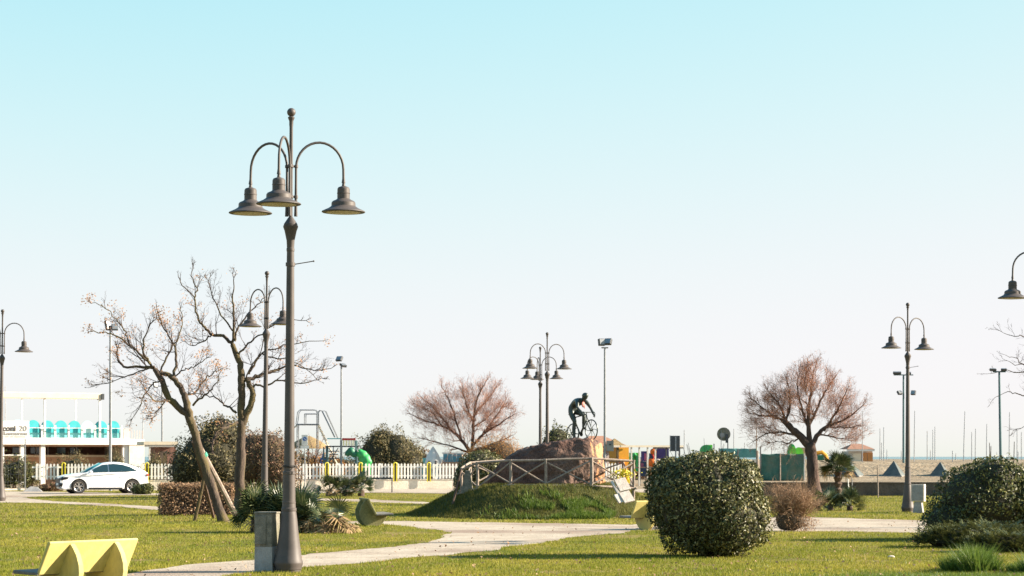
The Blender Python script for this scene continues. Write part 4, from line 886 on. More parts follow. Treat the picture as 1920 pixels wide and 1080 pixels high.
m = MB(); m.sphere((.68, 0, 1.22), (.035, .07, .10), 8, 6); m.tube([(.66, .03, 1.28), (.69, .04, 1.15), (.7, .03, 1.08)], [.03, .025, .01], 5); o = m.build('red_scarf', 'skin_paint', st); o['label'] = 'pinkish red scarf tied below the chin'

# ------------------------------------------------------------------ white car
car = thing('parked_car', at(191, 115.2), 'white coupe-roofed sports utility car parked by the picket fence, facing left', 'car', rz=math.pi + R(23))
def arc(cx, cz, r, a0, a1, n): return [(cx + r * math.cos(R(a0 + (a1 - a0) * i / n)), cz + r * math.sin(R(a0 + (a1 - a0) * i / n))) for i in range(n + 1)]
# profile, x forward
FW, RW, WR = 1.41, -1.41, .365
low = [(-2.20, .42)] + [(-2.25, .34), (-1.85, .25)] + arc(RW, .36, .415, 195, -15, 12) + [(-.8, .22), (.8, .22)] + arc(FW, .36, .415, 195, -15, 12) + [(2.05, .22), (2.26, .28), (2.33, .42), (2.34, .62), (2.31, .80), (2.22, .90), (1.9, .975), (1.45, 1.04), (1.02, 1.09), (.5, 1.06), (-.5, 1.075), (-1.4, 1.12), (-2.05, 1.13), (-2.28, 1.10), (-2.33, .98), (-2.30, .75), (-2.34, .6), (-2.32, .45)]
def yw(x, z):                            # plan taper of the front and rear, tumblehome above the waist
    y = .93
    if x > 1.3: y -= .34 * ((x - 1.3) / 1.05) ** 2.6
    if x < -1.5: y -= .22 * ((-1.5 - x) / .85) ** 2.4
    if z > .95: y -= (z - .95) * .55
    elif z > .62: y -= .03 * (z - .62) / .33
    if z < .4: y -= (.4 - z) * .18
    return y
m = MB()
bm = bmesh.new(); lv = [bm.verts.new((x, -yw(x, z), z)) for x, z in low]; rv = [bm.verts.new((x, yw(x, z), z)) for x, z in low]; n = len(low)
for i in range(n):                      # skirt with cross-body subdivisions for the crowned bonnet
    j = (i + 1) % n; bm.faces.new((lv[i], rv[i], rv[j], lv[j]))
bm.faces.new(lv[::-1]); bm.faces.new(rv); bmesh.ops.recalc_face_normals(bm, faces=bm.faces)
me = bpy.data.meshes.new('body'); bm.to_mesh(me); bm.free(); me.materials.append(M['car_paint']); o = bpy.data.objects.new('body', me); col.objects.link(o); o.parent = car
bv = o.modifiers.new('bevel', 'BEVEL'); bv.width = .05; bv.segments = 3; bv.limit_method = 'ANGLE'; bv.angle_limit = R(50)
for p in me.polygons: p.use_smooth = True
o.modifiers.new('wn', 'WEIGHTED_NORMAL')
# greenhouse: stations from windscreen base to tail
roof = [(1.05, 1.07), (.72, 1.26), (.38, 1.43), (.12, 1.54), (-.1, 1.585), (-.5, 1.62), (-.9, 1.60), (-1.3, 1.53), (-1.7, 1.40), (-2.0, 1.27), (-2.22, 1.14)]
def gy(x, z): return .80 - (z - 1.05) * .42 - (.10 * max(0, -x - 1.2)) - .06 * max(0, x - .4)
m = MB(); vs_ = []
for x, z in roof:
    zb = 1.03; yb = gy(x, 1.05) + .03; yt = gy(x, z)
    vs_ += [(x, -yb, zb), (x, -yt, max(z - .05, zb)), (x, -yt * .82, z), (x, 0, z + .025), (x, yt * .82, z), (x, yt, max(z - .05, zb)), (x, yb, zb)]
fs = [(i * 7 + k, i * 7 + k + 1, i * 7 + k + 8, i * 7 + k + 7) for i in range(len(roof) - 1) for k in range(6)] + [tuple(range(7)), tuple(range(len(vs_) - 1, len(vs_) - 8, -1))]
m.add(vs_, fs); m.build('roof', 'car_paint', car, ang=60)
def side_glass(pts, s, nm):              # polygon (x,z) on the sloped side, 6 mm thick, proud of the body
    m = MB(); o_ = [(x, s * (gy(x, z) + .03 * (1.3 - z) / .3 + .012 + .03), z) for x, z in pts]; i_ = [(x, y - s * .04, z) for x, y, z in o_]; n = len(pts)
    m.add(o_ + i_, [tuple(range(n)), tuple(range(2 * n - 1, n - 1, -1))] + [(i, (i + 1) % n, (i + 1) % n + n, i + n) for i in range(n)]); m.build(nm, 'car_glass', car, smooth=False)
for s in (-1, 1):
    side_glass([(.86, 1.105), (-.16, 1.125), (-.16, 1.525), (.12, 1.495), (.42, 1.37)], s, 'side_window')
    side_glass([(-.22, 1.125), (-1.15, 1.145), (-1.72, 1.185), (-1.35, 1.38), (-.95, 1.50), (-.5, 1.545), (-.22, 1.53)], s, 'side_window')
m = MB(); m.add([(1.02, -.70, 1.11), (1.02, .70, 1.11), (.15, .50, 1.57), (.15, -.50, 1.57), (1.045, 0, 1.125), (.17, 0, 1.60)], [(0, 4, 5, 3), (4, 1, 2, 5)]); o = m.build('windscreen', 'windscreen_glass', car); so = o.modifiers.new('thick', 'SOLIDIFY'); so.thickness = .02
m = MB(); m.add([(-1.45, -.5, 1.515), (-1.45, .5, 1.515), (-2.12, .58, 1.22), (-2.12, -.58, 1.22)], [(0, 1, 2, 3)]); o = m.build('rear_window', 'car_glass', car); so = o.modifiers.new('thick', 'SOLIDIFY'); so.thickness = .03
for s in (-1, 1):
    m = MB(); m.sphere((.80, s * .99, 1.13), (.10, .075, .065), 10, 7); m.box((.80, s * .9, 1.09), (.05, .12, .03)); m.build('wing_mirror', 'car_paint', car)
    for x in (.02, -1.0): m = MB(); m.tube([(x - .1, s * .93, .93), (x, s * .95, .935), (x + .1, s * .93, .93)], .016, 6); m.build('door_handle', 'car_paint', car)
    m = MB(); m.add([(2.33, s * .42, .80), (2.335, s * .42, .72), (2.24, s * .70, .70), (1.98, s * .835, .76), (1.94, s * .835, .86), (2.22, s * .66, .86)], [(0, 1, 2, 5), (5, 2, 3, 4)]); o = m.build('headlight', 'black_plastic', car); so = o.modifiers.new('thick', 'SOLIDIFY'); so.thickness = .05; so.offset = .6
    m = MB(); m.add([(2.335, s * .50, .56), (2.33, s * .48, .38), (2.25, s * .68, .38), (2.22, s * .71, .54)], [(0, 1, 2, 3)]); o = m.build('air_intake', 'black_plastic', car); so = o.modifiers.new('thick', 'SOLIDIFY'); so.thickness = .07; so.offset = .5
    m = MB(); m.box((-2.28, s * .63, .96), (.14, .32, .10)); m.build('tail_light', 'lamp_red', car, bevel=.02)
    for x0, x1 in ((-.9, .9),): m = MB(); m.box(((x0 + x1) / 2, s * .905, .27), (x1 - x0, .05, .11)); m.build('sill_trim', 'black_plastic', car, bevel=.02)
    for x in (FW, RW):                   # black arch liner and the wheel itself
        w_ = thing('wheel', (0, 0, 0), 'x', 'x'); del w_['label']; del w_['category']; w_.parent = car; w_.location = (x, s * .80, .365)
        m = MB(); m.v = []; ri = [(.245, -.10), (.30, -.115), (.352, -.10), (.365, -.07), (.365, .07), (.352, .10), (.30, .115), (.245, .10)]
        m.lathe(ri, 30, cap=False); m.v = [(a, c, b) for a, b, c in m.v]; m.build('tyre', 'rubber', w_, ang=50)
        m = MB(); m.lathe([(.05, .085), (.05, .10), (.0, .10)], 12, cap=False); m.lathe([(.232, .10), (.25, .112), (.25, -.10), (.236, -.10), (.225, .06)], 30, cap=False)
        for q in range(5):
            for d_ in (-.14, .14):
                a0 = q * 2 * math.pi / 5 + .3; a1 = a0 + d_ * 1.7
                m.tube([(.04 * math.cos(a0), .04 * math.sin(a0), .085), (.235 * math.cos(a1), .235 * math.sin(a1), .10)], [.017, .015], 4)
        m.v = [(a, s * c, b) for a, b, c in m.v]; m.build('rim', 'alloy', w_, ang=50)
        m = MB(); m.lathe([(.24, .0), (.24, .01)], 20); m.v = [(a, s * c, b) for a, b, c in m.v]; m.build('brake_cover', 'black_plastic', w_)
        m = MB(); pts = arc(0, 0, .42, 200, -20, 16); m.tube([(a, s * .085, b) for a, b in pts], .022, 5); m.build('arch_trim', 'black_plastic', w_)
m = MB(); m.box((0, 0, .42), (3.7, 1.45, .42)); m.build('underbody', 'black_plastic', car)
m = MB(); m.prism([(-.42, .80), (.42, .80), (.52, .70), (.44, .36), (-.44, .36), (-.52, .70)], 2.30, 2.36, 'x'); m.build('grille', 'black_plastic', car, bevel=.01)
car.scale = (.97, .97, .99); m = MB(); m.box((2.37, 0, .50), (.012, .5, .11)); m.build('number_plate', 'white_paint', car)

# ------------------------------------------------------------------ restaurant on the left
D = 152; u = D / FPX
def rp(px, py, d=0): p = P(px, py, D + d); return p
bx = rp(100, 856).x; bld = thing('beach_restaurant', (bx, D, 0), 'white two level beach restaurant with turquoise terrace screens at the left', 'building', rz=R(30))
def bpart(name, px0, px1, py0, py1, d0, d1, mt, parent=None, bevel=0):   # block spanning pixels at the front plane and depth d0..d1
    a = P(px0, py1, D); b = P(px1, py0, D); m = MB(); m.box((((a.x + b.x) / 2 - bx) * 1.05, (d0 + d1) / 2, (a.z + b.z) / 2), ((b.x - a.x) * 1.05, d1 - d0, b.z - a.z)); o = m.build(name, mt, parent or bld, smooth=False, bevel=bevel); return o
GY = HOR + EYE / u
bpart('terrace_slab', -160, 272, 823, 833.5, 0, 9, 'white_paint')
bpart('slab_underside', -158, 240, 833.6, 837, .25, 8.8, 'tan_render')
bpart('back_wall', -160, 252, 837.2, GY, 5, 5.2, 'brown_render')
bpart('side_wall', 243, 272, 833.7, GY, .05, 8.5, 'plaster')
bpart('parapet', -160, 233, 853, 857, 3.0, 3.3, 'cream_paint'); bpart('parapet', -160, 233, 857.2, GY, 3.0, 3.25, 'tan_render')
for a, b in ((-60, -50), (8, 12), (42, 48), (79, 87), (232, 243)): bpart('column', a, b, 833.7, GY, .2, .55, 'white_paint')
for x in (-20, 110, 132, 186): bpart('mullion', x - 1, x + 1, 837.2, 853, 4.8, 4.95, 'white_paint')
for x in (20, 66, 100, 150, 175): bpart('window', x, x + 16, 838.5, 850, 4.9, 4.98, 'car_glass')
bpart('pergola_beam', -160, 193, 736, 747, .3, .75, 'cream_paint', bevel=.03); bpart('pergola_beam', -160, 193, 738, 744, 5.3, 5.6, 'cream_paint')
bpart('beam_end', 192.5, 197, 737, 748, .2, 1.2, 'dark_steel')
for x in (-100, 88, 191): bpart('pergola_post', x - 1.6, x + 1.6, 747, 823, .4, .55, 'white_paint'); bpart('pergola_post', x - 1.2, x + 1.2, 744, 823, 5.4, 5.5, 'white_paint')
bpart('handrail', -160, 232, 801.8, 802.8, .12, .2, 'white_paint'); bpart('glass_base', -160, 232, 821, 823, .1, .2, 'white_paint')
for i, (x, r, mt) in enumerate([(-40, 12, 0), (-15, 12, 0), (10, 12, 0), (40, 13, 1), (68, 12.5, 0), (94, 12, 0), (119, 12, 0), (144, 12, 0), (168.5, 12, 1), (194, 12, 0), (218, 12, 0)]):
    m = MB(); c = (x - 100) * u * 1.05; rr = r * u; zc = EYE + (HOR - 800) * u; zb = EYE + (HOR - 823) * u
    zm = EYE + (HOR - 811) * u
    poly = [(c - rr, zm), (c + rr, zm)] + [(c + rr * math.cos(R(q)), zc + rr * math.sin(R(q))) for q in range(0, 181, 15)]
    m.prism(poly, .55, .60); m.build('arched_panel', 'teal_band' if mt else 'teal_panel', bld, smooth=False)
    m = MB(); m.prism([(c - rr, zb), (c + rr, zb), (c + rr, zm - .01), (c - rr, zm - .01)], .55, .60); m.build('lower_panel', 'teal_pale', bld, smooth=False)
for x in (-52, -27, -2, 26, 54, 82, 106.5, 131.5, 156.5, 181, 205.5, 231): bpart('screen_post', x - 1.5, x + 1.5, 797, 823, .3, .42, 'white_paint')
bpart('glass_band', -160, 232, 804, 822, .75, .78, 'teal_band'); bpart('end_screen', 236, 247, 803, 823, .4, .5, 'pink_panel')
for x in range(251, 272, 5): bpart('baluster', x, x + .8, 806, 823, .4, .45, 'pink_panel')
# brown hut beside it
D = 140; hx = (300 - 960) * D / FPX; hut = thing('brown_hut', (hx, D, 0), 'small flat roofed brown hut right of the restaurant', 'building', rz=R(16))
def blk(parent, ox, D, name, px0, px1, py0, py1, d0, d1, mt, bevel=0, z0=None):
    s_ = D / FPX; z1 = EYE + (HOR - py0) * s_; zz = EYE + (HOR - py1) * s_ if z0 is None else z0
    m = MB(); m.box((((px0 + px1) / 2 - 960) * s_ - ox, (d0 + d1) / 2, (z1 + zz) / 2), ((px1 - px0) * s_, d1 - d0, z1 - zz)); return m.build(name, mt, parent, smooth=False, bevel=bevel)
blk(hut, hx, D, 'wall', 291, 330, 834, 0, 0, 3, 'brown_render', z0=-.1); blk(hut, hx, D, 'roof', 268, 332, 828, 834, -.5, 3.3, 'cream_paint'); blk(hut, hx, D, 'beam', 270, 330, 834.1, 838, -.45, -.3, 'plaster')
blk(hut, hx, D, 'post', 278, 281, 838, 0, -.4, -.3, 'plaster', z0=-.1); blk(hut, hx, D, 'door', 300, 313, 846, 0, -.05, 0.02, 'bark', z0=0)

# restaurant sign on the mesh fence
D = 126; sx = (27 - 960) * D / FPX; s_ = D / FPX; sg = thing('restaurant_sign', (sx, D - .3, 0), 'white sign board reading coni 20 Restaurant above the wire mesh fence', 'sign', rz=R(28))
blk(sg, sx, D, 'board', -70, 57.5, 789.5, 822.5, 0, .08, 'white_paint', .01)
def text(s, name, mt, h, px, py, parent, ox, D, dy, bold=0, wscale=1, shear=0):
    cu = bpy.data.curves.new(name, 'FONT'); cu.body = s; cu.size = 1; cu.extrude = .012; cu.offset = bold; cu.shear = shear
    tmp = bpy.data.objects.new(name, cu); col.objects.link(tmp); dg = bpy.context.evaluated_depsgraph_get(); me = bpy.data.meshes.new_from_object(tmp.evaluated_get(dg)); bpy.data.objects.remove(tmp); bpy.data.curves.remove(cu)
    me.transform(Matrix.Diagonal((h * wscale, h, 1, 1))); me.transform(Matrix.Rotation(R(90), 4, 'X')); me.materials.clear(); me.materials.append(M[mt])
    o = bpy.data.objects.new(name, me); col.objects.link(o); o.parent = parent; o.location = ((px - 960) * D / FPX - ox, dy, EYE + (HOR - py) * D / FPX); return o
text('coni', 'lettering', 'ink', .44, 7, 808, sg, sx, D, -.012, .025, 1.0); text('20', 'lettering', 'ink_grey', .42, 38, 808, sg, sx, D, -.012, 0, 1.1)
text('Restaurant', 'lettering', 'ink_grey', .25, 7, 815.5, sg, sx, D, -.012, .02, 1.3)
for a, b in ((3, 9), (11, 19), (21, 27), (29, 38), (39, 50)): blk(sg, sx, D, 'small_print', a, b, 818, 820, -.01, 0, 'ink_grey')
for x in (50, -40): blk(sg, sx, D, 'post', x - .9, x + .9, 822.6, 0, .0, .06, 'steel', z0=-.05)
mf = thing('wire_mesh_fence', (sx, D, 0), 'grey wire mesh fence panel under the restaurant sign', 'fence', rz=R(28))
m = MB()
for i in range(12): x = (-10 + i * 5 - 960) * s_ - sx; m.tube([(x, 0, .15), (x, 0, 1.9)], .008, 3)
for z in (.5, .9, 1.3, 1.7): m.tube([((-12 - 960) * s_ - sx, 0, z), ((49 - 960) * s_ - sx, 0, z)], .008, 3)
m.build('wire_mesh', 'dark_steel', mf)['kind'] = 'stuff'
blk(mf, sx, D, 'top_rail', -12, 49, 852.5, 854, -.02, .02, 'white_paint'); blk(mf, sx, D, 'kerb', -60, 49, 916, 0, -.1, .1, 'wall_concrete', z0=-.05)
m = MB(); m.add([(-.5, -.3, 0), (.6, -.3, 0), (.5, .3, 0), (-.4, .3, 0), (-.1, 0, .30), (.25, .05, .26)], [(0, 1, 5, 4), (1, 2, 5), (2, 3, 4, 5), (3, 0, 4)]); o = m.build('rubble_pile', 'concrete', smooth=False, bevel=.02); o.location = at(61, 121); tag(o, 'low grey pile of rubble at the corner of the wire mesh fence', 'rubble')

# ------------------------------------------------------------------ white picket fence on its low wall
D = 129; s_ = D / FPX; x0 = -25.6; x1 = 7.0
wall = thing('garden_wall', ((x0 + x1) / 2, D, 0), 'long low beige wall carrying the white picket fence', 'wall', rz=R(16)); m = MB()
m.box((0, .12, .24), (x1 - x0, .22, .60)); m.build('wall_body', 'wall_concrete', wall, smooth=False, bevel=.01); m = MB(); m.box((0, .12, .56), (x1 - x0 + .02, .27, .05)); m.build('coping', 'wall_concrete', wall, smooth=False, bevel=.01)
cx_ = (x0 + x1) / 2; x1 = cx_ + 20
pf = thing('picket_fence', (cx_, D, .585), 'white picket fence running across behind the park on a low wall', 'fence', rz=R(16))
FT = lambda px: (((px - 960) / FPX) * 129 - cx_) / (math.cos(R(16)) - (px - 960) / FPX * math.sin(R(16)))
m = MB(); m.prism([(-.052, .04), (.052, .04), (.052, .86), (0, .93), (-.052, .86)], -.012, .012); PK = m.mesh('picket', 'white_paint', False)
hoops = [119, 275, 612, 675, 740, 803]
x = cx_ + FT(62); x0 = x - .05; x1 = cx_ + FT(1170); i = 0; random.seed(2)
while x < x1:
    if not any(abs(x - cx_ - FT(h)) < .165 for h in hoops) and x > FT(62) + cx_: share('picket', PK, pf, (x - cx_, -.03, random.uniform(-.012, .012)), (0, random.uniform(-.012, .012), 0))
    x += .192
for z in (.2, .72): m = MB(); m.box(((x0 + x1) / 2 - cx_, .0, z), (x1 - x0, .035, .09)); m.build('rail', 'white_paint', pf, smooth=False)
for j in range(15): m = MB(); m.box((0, 0, 0), (.09, .09, .92)); o = m.build('post', 'white_paint', pf, smooth=False); o.location = (x0 - cx_ + .3 + j * (x1 - x0 - .6) / 14, .07, .46)
for h in hoops:
    hx = cx_ + FT(h) * math.cos(R(16)); t = thing('yellow_hoop', (hx + .04, D + FT(h) * math.sin(R(16)) - .16, .0), {119: 'yellow hoop in the picket fence by the car bonnet', 275: 'yellow hoop in the picket fence behind the tail of the car', 612: 'yellow hoop in the fence above the wide dwarf palm', 675: 'yellow hoop in the fence below the bright green play animal', 740: 'yellow hoop in the fence above the low dark rail', 803: 'yellow hoop in the fence before the white play castle'}[h], 'hoop', 'yellow hoops set in the picket fence', rz=R(16))
    for dx in (-.085, .085):
        m = MB(); m.prism([(dx - .03, .45), (dx + .03, .45), (dx + .03, 1.45), (dx - .03, 1.45)], -.03, .03); m.build('upright', 'yellow_paint', t)
    m = MB(); m.tube([(.1 * math.cos(R(a)), 0, 1.45 + .1 * math.sin(R(a))) for a in range(0, 181, 20)], .038, 6); m.build('arch', 'yellow_paint', t)
    m = MB(); m.box((0, .03, .95), (.1, .01, .95)); m.build('dark_infill', 'dark_steel', t)

# low dark rail and no parking sign
D = 118; s_ = D / FPX; t = thing('low_rail', at(735, D), 'low dark metal rail on one post before the beige wall', 'rail')
m = MB(); m.tube([(0, 0, -.05), (0, 0, .76)], .035, 6); m.build('post', 'dark_steel', t); m = MB(); m.box((-.85, 0, .76), (1.72, .06, .07)); m.build('bar', 'dark_steel', t)
D = 121; s_ = D / FPX; t = thing('parking_sign', at(571.5, D), 'small white parking sign with a blue disc before the picket fence', 'sign')
m = MB(); m.tube([(0, 0, -.05), (0, 0, 2.9)], .03, 7); m.build('post', 'steel', t)
zc = EYE + (HOR - 825) * s_; m = MB(); m.box((.0, -.05, zc), (.33, .02, .56)); m.build('panel', 'white_paint', t, smooth=False, bevel=.004)
m = MB(); m.prism([(.115 * math.cos(R(a)), zc + .06 + .115 * math.sin(R(a))) for a in range(0, 360, 15)], -.068, -.061); m.build('blue_disc', 'blue_paint', t, smooth=False)
m = MB(); m.box((0, -.072, zc + .06), (.19, .006, .028), ry=R(45)); m.build('white_stripe', 'white_paint', t, smooth=False)
m = MB(); m.box((0, -.05, zc - .38), (.46, .02, .17)); m.build('lower_panel', 'white_paint', t, smooth=False)

# ------------------------------------------------------------------ playground behind the fence
def tubeobj(parent, name, paths, r, mt, n=6):
    for p in paths: m = MB(); m.tube(p, r, n); o = m.build(name, mt, parent)
    return o
D = 141; s_ = D / FPX; ox = (590 - 960) * s_; sl = thing('playground_slide', (ox, D, 0), 'tall metal slide tower with looped handrails behind the picket fence', 'slide')
q = lambda px, py, d=0: Vector(((px - 960) * s_ - ox, d, EYE + (HOR - py) * s_))
tubeobj(sl, 'platform', [[q(555, 795.5, 0), q(597, 795.5, 0)], [q(555, 795.5, 1), q(597, 795.5, 1)], [q(597, 795.5, 0), q(597, 795.5, 1)]], .035, 'steel')
m = MB(); m.box(q(577, 796.5, .5), (1.45, 1.0, .05)); m.build('deck', 'steel', sl)
for d in (0, 1): tubeobj(sl, 'guard_rail', [[q(555, 795, d), q(558, 773, d), q(562, 768.5, d), q(590, 768.5, d), q(594, 772, d), q(594, 795, d)], [q(571, 776, d), q(592, 776, d)], [q(571, 776, d), q(571, 795, d)]], .028, 'steel')
for d in (0, .6): tubeobj(sl, 'handrail', [[q(596, 795, d), q(596, 773, d), q(599, 769.5, d), q(603, 770, d), q(627, 820, d)], [q(606, 770, d), q(610, 771, d), q(633, 822, d)]], .025, 'steel')
for d in (0, .6): tubeobj(sl, 'stringer', [[q(596, 797, d), q(622, 850, d), q(634, 874, d)]], .045, 'cream_paint')
for i in range(9): m = MB(); a = q(598 + i * 3.6, 801 + i * 7.6, .3); m.box(a, (.16, .56, .04)); m.build('step', 'bark', sl)
tubeobj(sl, 'chute_side', [[q(555, 797, .5), q(546, 806, .5), q(530, 840, .5), q(520, 868, .5)]], .05, 'cream_paint')
for px in (557, 594):
    for d in (0, 1): tubeobj(sl, 'leg', [[q(px, 795, d), q(px, 908, d)]], .035, 'steel')
D = 146; s_ = D / FPX; ox = (578 - 960) * s_; t = thing('thatched_parasol', (ox, D, 0), 'straw topped shelter behind the slide tower', 'shelter')
m = MB(); m.lathe([(1.35, 2.42), (1.3, 2.55), (.75, 2.95), (.1, 3.25)], 16); m.build('straw_roof', 'thatch', t); m = MB(); m.tube([(0, 0, 0), (0, 0, 3)], .06, 7); m.build('post', 'bark', t)
random.seed(17)
bare_tree('small_bare_tree', (590, 880), 139, [([(592, 905), (591, 880), (590, 862)], .07, .05)], fan_limbs((590, 862), [(570, 830), (580, 818), (595, 812), (606, 822), (612, 838), (566, 845), (600, 830)], .035, .012),
 'small bare tree among the playground equipment under the slide', bark='bark_dark', twig='twig_tamarisk', childs=6, clen=(.25, .6), lev=1, nch=4, cr=.012)
def rmsh(o):
    r = o.modifiers.new('fuse', 'REMESH'); r.mode = 'VOXEL'; r.voxel_size = .045; r.use_smooth_shade = True
    q_ = o.modifiers.new('soften', 'SMOOTH'); q_.factor = .8; q_.iterations = 6; return o
D = 138; s_ = D / FPX; ox = (640 - 960) * s_; cf = thing('climbing_frame', (ox, D, 0), 'teal climbing frame with a red and yellow railing behind the fence', 'climbing frame')
for px in (607, 612, 639, 667):
    tubeobj(cf, 'post', [[q(px, 826 if px > 630 else 838), q(px, 914)]], .05, 'teal_steel')
m = MB(); m.box(q(641, 837, .5), (2.05, 1.0, .08)); m.build('deck', 'dark_steel', cf); m = MB(); m.box(q(628, 822.5), (.95, .05, .06)); m.build('teal_bar', 'teal_panel', cf)
for px in (667,): tubeobj(cf, 'rear_post', [[q(px, 826, 1), q(px, 914, 1)], [q(612, 838, 1), q(612, 914, 1)]], .05, 'teal_steel')
m = MB(); m.box(q(653, 823.5), (.9, .05, .13)); m.build('red_bar', 'red_paint', cf)
for i in range(9): px = 641 + i * 3; m = MB(); m.box(q(px, 830), (.05, .04, .36)); m.build('slat', 'yellow_paint' if i % 2 else 'cream_paint', cf)
tubeobj(cf, 'ladder', [[q(600, 872), q(606, 850)], [q(600, 860), q(612, 862)], [q(600, 868), q(612, 868)]], .03, 'blue_paint')
tubeobj(cf, 'net', [[q(617, 840), q(634, 868)], [q(634, 840), q(617, 868)], [q(617, 852), q(634, 852)], [q(625, 838), q(625, 868)], [q(614, 846), q(636, 846)], [q(614, 860), q(636, 860)]], .03, 'dark_steel')
m = MB()
for a, b, r in ((658, 846, .26), (664, 852, .22), (652, 850, .2)): m.sphere(q(a, b), (r, r, r), 10, 7)
rmsh(m.build('dark_dome', 'dark_green_paint', cf))
ox = (680 - 960) * s_; t = thing('play_animal', (ox, D, 0), 'bright green moulded play animal beside the climbing frame', 'playground figure'); m = MB()
for a, b, r in ((679, 853, .30), (686, 862, .32), (683, 872, .3), (675, 848, .22), (682, 852, .24), (688, 858, .22), (692, 866, .2), (678, 861, .2), (671, 853, .13), (668, 850, .1), (690, 876, .22), (680, 880, .2)): m.sphere(q(a, b), (r, r * .9, r), 10, 7)
rmsh(m.build('body', 'green_paint', t)); m = MB()
for a in (678, 692): m.tube([q(a, 880), q(a, 912)], .09, 8)
m.build('legs', 'green_paint', t)
m = MB(); m.sphere(q(671, 846, -.15), .035, 6, 5); m.build('eye', 'white_paint', t)
D = 150; s_ = D / FPX; ox = (812 - 960) * s_; t = thing('play_castle', (ox, D, 0), 'small white play castle with a pointed roof behind the fence', 'playhouse')
m = MB(); m.lathe([(.56, 0), (.56, 1.55), (.50, 1.75), (.36, 2.05), (.18, 2.35), (.0, 2.6)], 14, cap=False); m.build('tower', 'white_paint', t)
m = MB(); m.box((-.55, .2, .9), (.35, .6, 1.8)); m.build('side_wall', 'teal_pale', t)
for a, z in ((-.25, 1.5), (.2, 1.52), (0, .95), (.34, .9)): m = MB(); m.box((a, -math.sqrt(.31 - a * a) - .005, z), (.11, .04, .22), rz=math.asin(a / .56)); m.build('window', 'ink', t)
m = MB(); m.box((-.05, -.56, .3), (.3, .04, .6)); m.build('door', 'brown_render', t)
ox = (848 - 960) * s_; t = thing('blue_screen', (ox, D, 0), 'blue panelled screen between the play castle and the dark bush', 'screen')
for a, b in ((831, 839), (839.6, 847.6), (848.2, 856), (856.6, 866)): blk(t, ox, D, 'panel', a, b, 851, 866, 0, .05, 'blue_panel')
blk(t, ox, D, 'top_bar', 829, 868, 848.5, 850.8, -.02, .06, 'white_paint'); blk(t, ox, D, 'base', 829, 868, 866.2, 0, 0, .05, 'tan_render', z0=-.05)

# ------------------------------------------------------------------ kiosks and colourful playground on the right
def hip_roof(parent, cx, cy, z0, z1, hw, hd, mt, name='roof', ridge=0.0):
    m = MB(); m.add([(cx - hw, cy - hd, z0), (cx + hw, cy - hd, z0), (cx + hw, cy + hd, z0), (cx - hw, cy + hd, z0), (cx - ridge, cy, z1), (cx + ridge, cy, z1),
                     (cx - hw, cy - hd, z0 - .06), (cx + hw, cy - hd, z0 - .06), (cx + hw, cy + hd, z0 - .06), (cx - hw, cy + hd, z0 - .06)],
                    [(0, 1, 5, 4), (1, 2, 5), (2, 3, 4, 5), (3, 0, 4), (6, 9, 8, 7), (0, 6, 7, 1), (1, 7, 8, 2), (2, 8, 9, 3), (3, 9, 6, 0)]); return m.build(name, mt, parent, smooth=False)
D = 152; s_ = D / FPX; ox = (1132 - 960) * s_; t = thing('orange_kiosk', (ox, D, 0), 'orange kiosk with a brown tiled roof just right of the statue rock', 'kiosk', rz=R(16))
Zr = lambda py: EYE + (HOR - py) * s_
hip_roof(t, -.1, 1.3, Zr(836), Zr(817), 1.75, 1.6, 'roof_tile', ridge=.5)
blk(t, ox, D, 'fascia', 1088, 1163, 836, 842, -.25, -.2, 'orange_wood'); blk(t, ox, D, 'wall', 1092, 1152, 842, 0, .1, 2.6, 'tan_render', z0=0)
for i in range(14): blk(t, ox, D, 'board', 1120 + i * 2.6, 1122 + i * 2.6, 849, 0, .04, .09, 'pink_panel' if i % 3 else 'purple_paint', z0=0)
D = 148; s_ = D / FPX; ox = (1166 - 960) * s_; t = thing('yellow_kiosk', (ox, D, 0), 'yellow kiosk under a pointed straw coloured roof', 'kiosk', rz=R(16))
hip_roof(t, -.30, .6, Zr(835), Zr(822), .52, .55, 'thatch', ridge=.02); blk(t, ox, D, 'eave', 1148, 1182, 835, 838, -.15, -.1, 'cream_paint')
blk(t, ox, D, 'wall', 1160, 1180, 838.5, 0, .0, 2, 'amber_paint', z0=0); blk(t, ox, D, 'corner_post', 1156, 1159.5, 838.5, 0, -.05, .1, 'bark', z0=0)
m = MB(); m.sphere((P(1162, 866, D).x - ox, -.35, Zr(869)), .22, 12, 8); o = m.build('orange_ball', 'orange_paint', t)
for i in range(6): blk(t, ox, D, 'slat', 1161 + i * 3.2, 1163.2 + i * 3.2, 876 if i % 2 else 880, 0, -.3, -.26, 'yellow_paint' if i % 3 else 'amber_paint', z0=0)
D = 144; s_ = D / FPX; ox = (1225 - 960) * s_; t = thing('play_pergola', (ox, D, 0), 'long light pergola frame over the coloured play panels', 'pergola', rz=R(16))
blk(t, ox, D, 'roof_beam', 1160, 1284, 835, 838.5, -.1, .1, 'cream_paint'); blk(t, ox, D, 'roof_beam', 1225, 1284, 838.7, 841, -.08, .08, 'bark'); blk(t, ox, D, 'roof_beam', 1160, 1284, 836, 838.5, 2.4, 2.6, 'plaster')
for a in (1181.5, 1197, 1213.5, 1229, 1251, 1277): blk(t, ox, D, 'post', a - 1.2, a + 1.2, 838.7, 0, -.05, .05, 'plaster' if a < 1250 else 'dark_steel', z0=0)
blk(t, ox, D, 'cross_rail', 1170, 1255, 875.5, 877.5, -.04, .02, 'bark_dark')
D = 146; s_ = D / FPX
def playp(label, px, fn):
    global ox; ox = (px - 960) * s_; t = thing('play_figure', (ox, D, 0), label, 'play equipment'); fn(t); return t
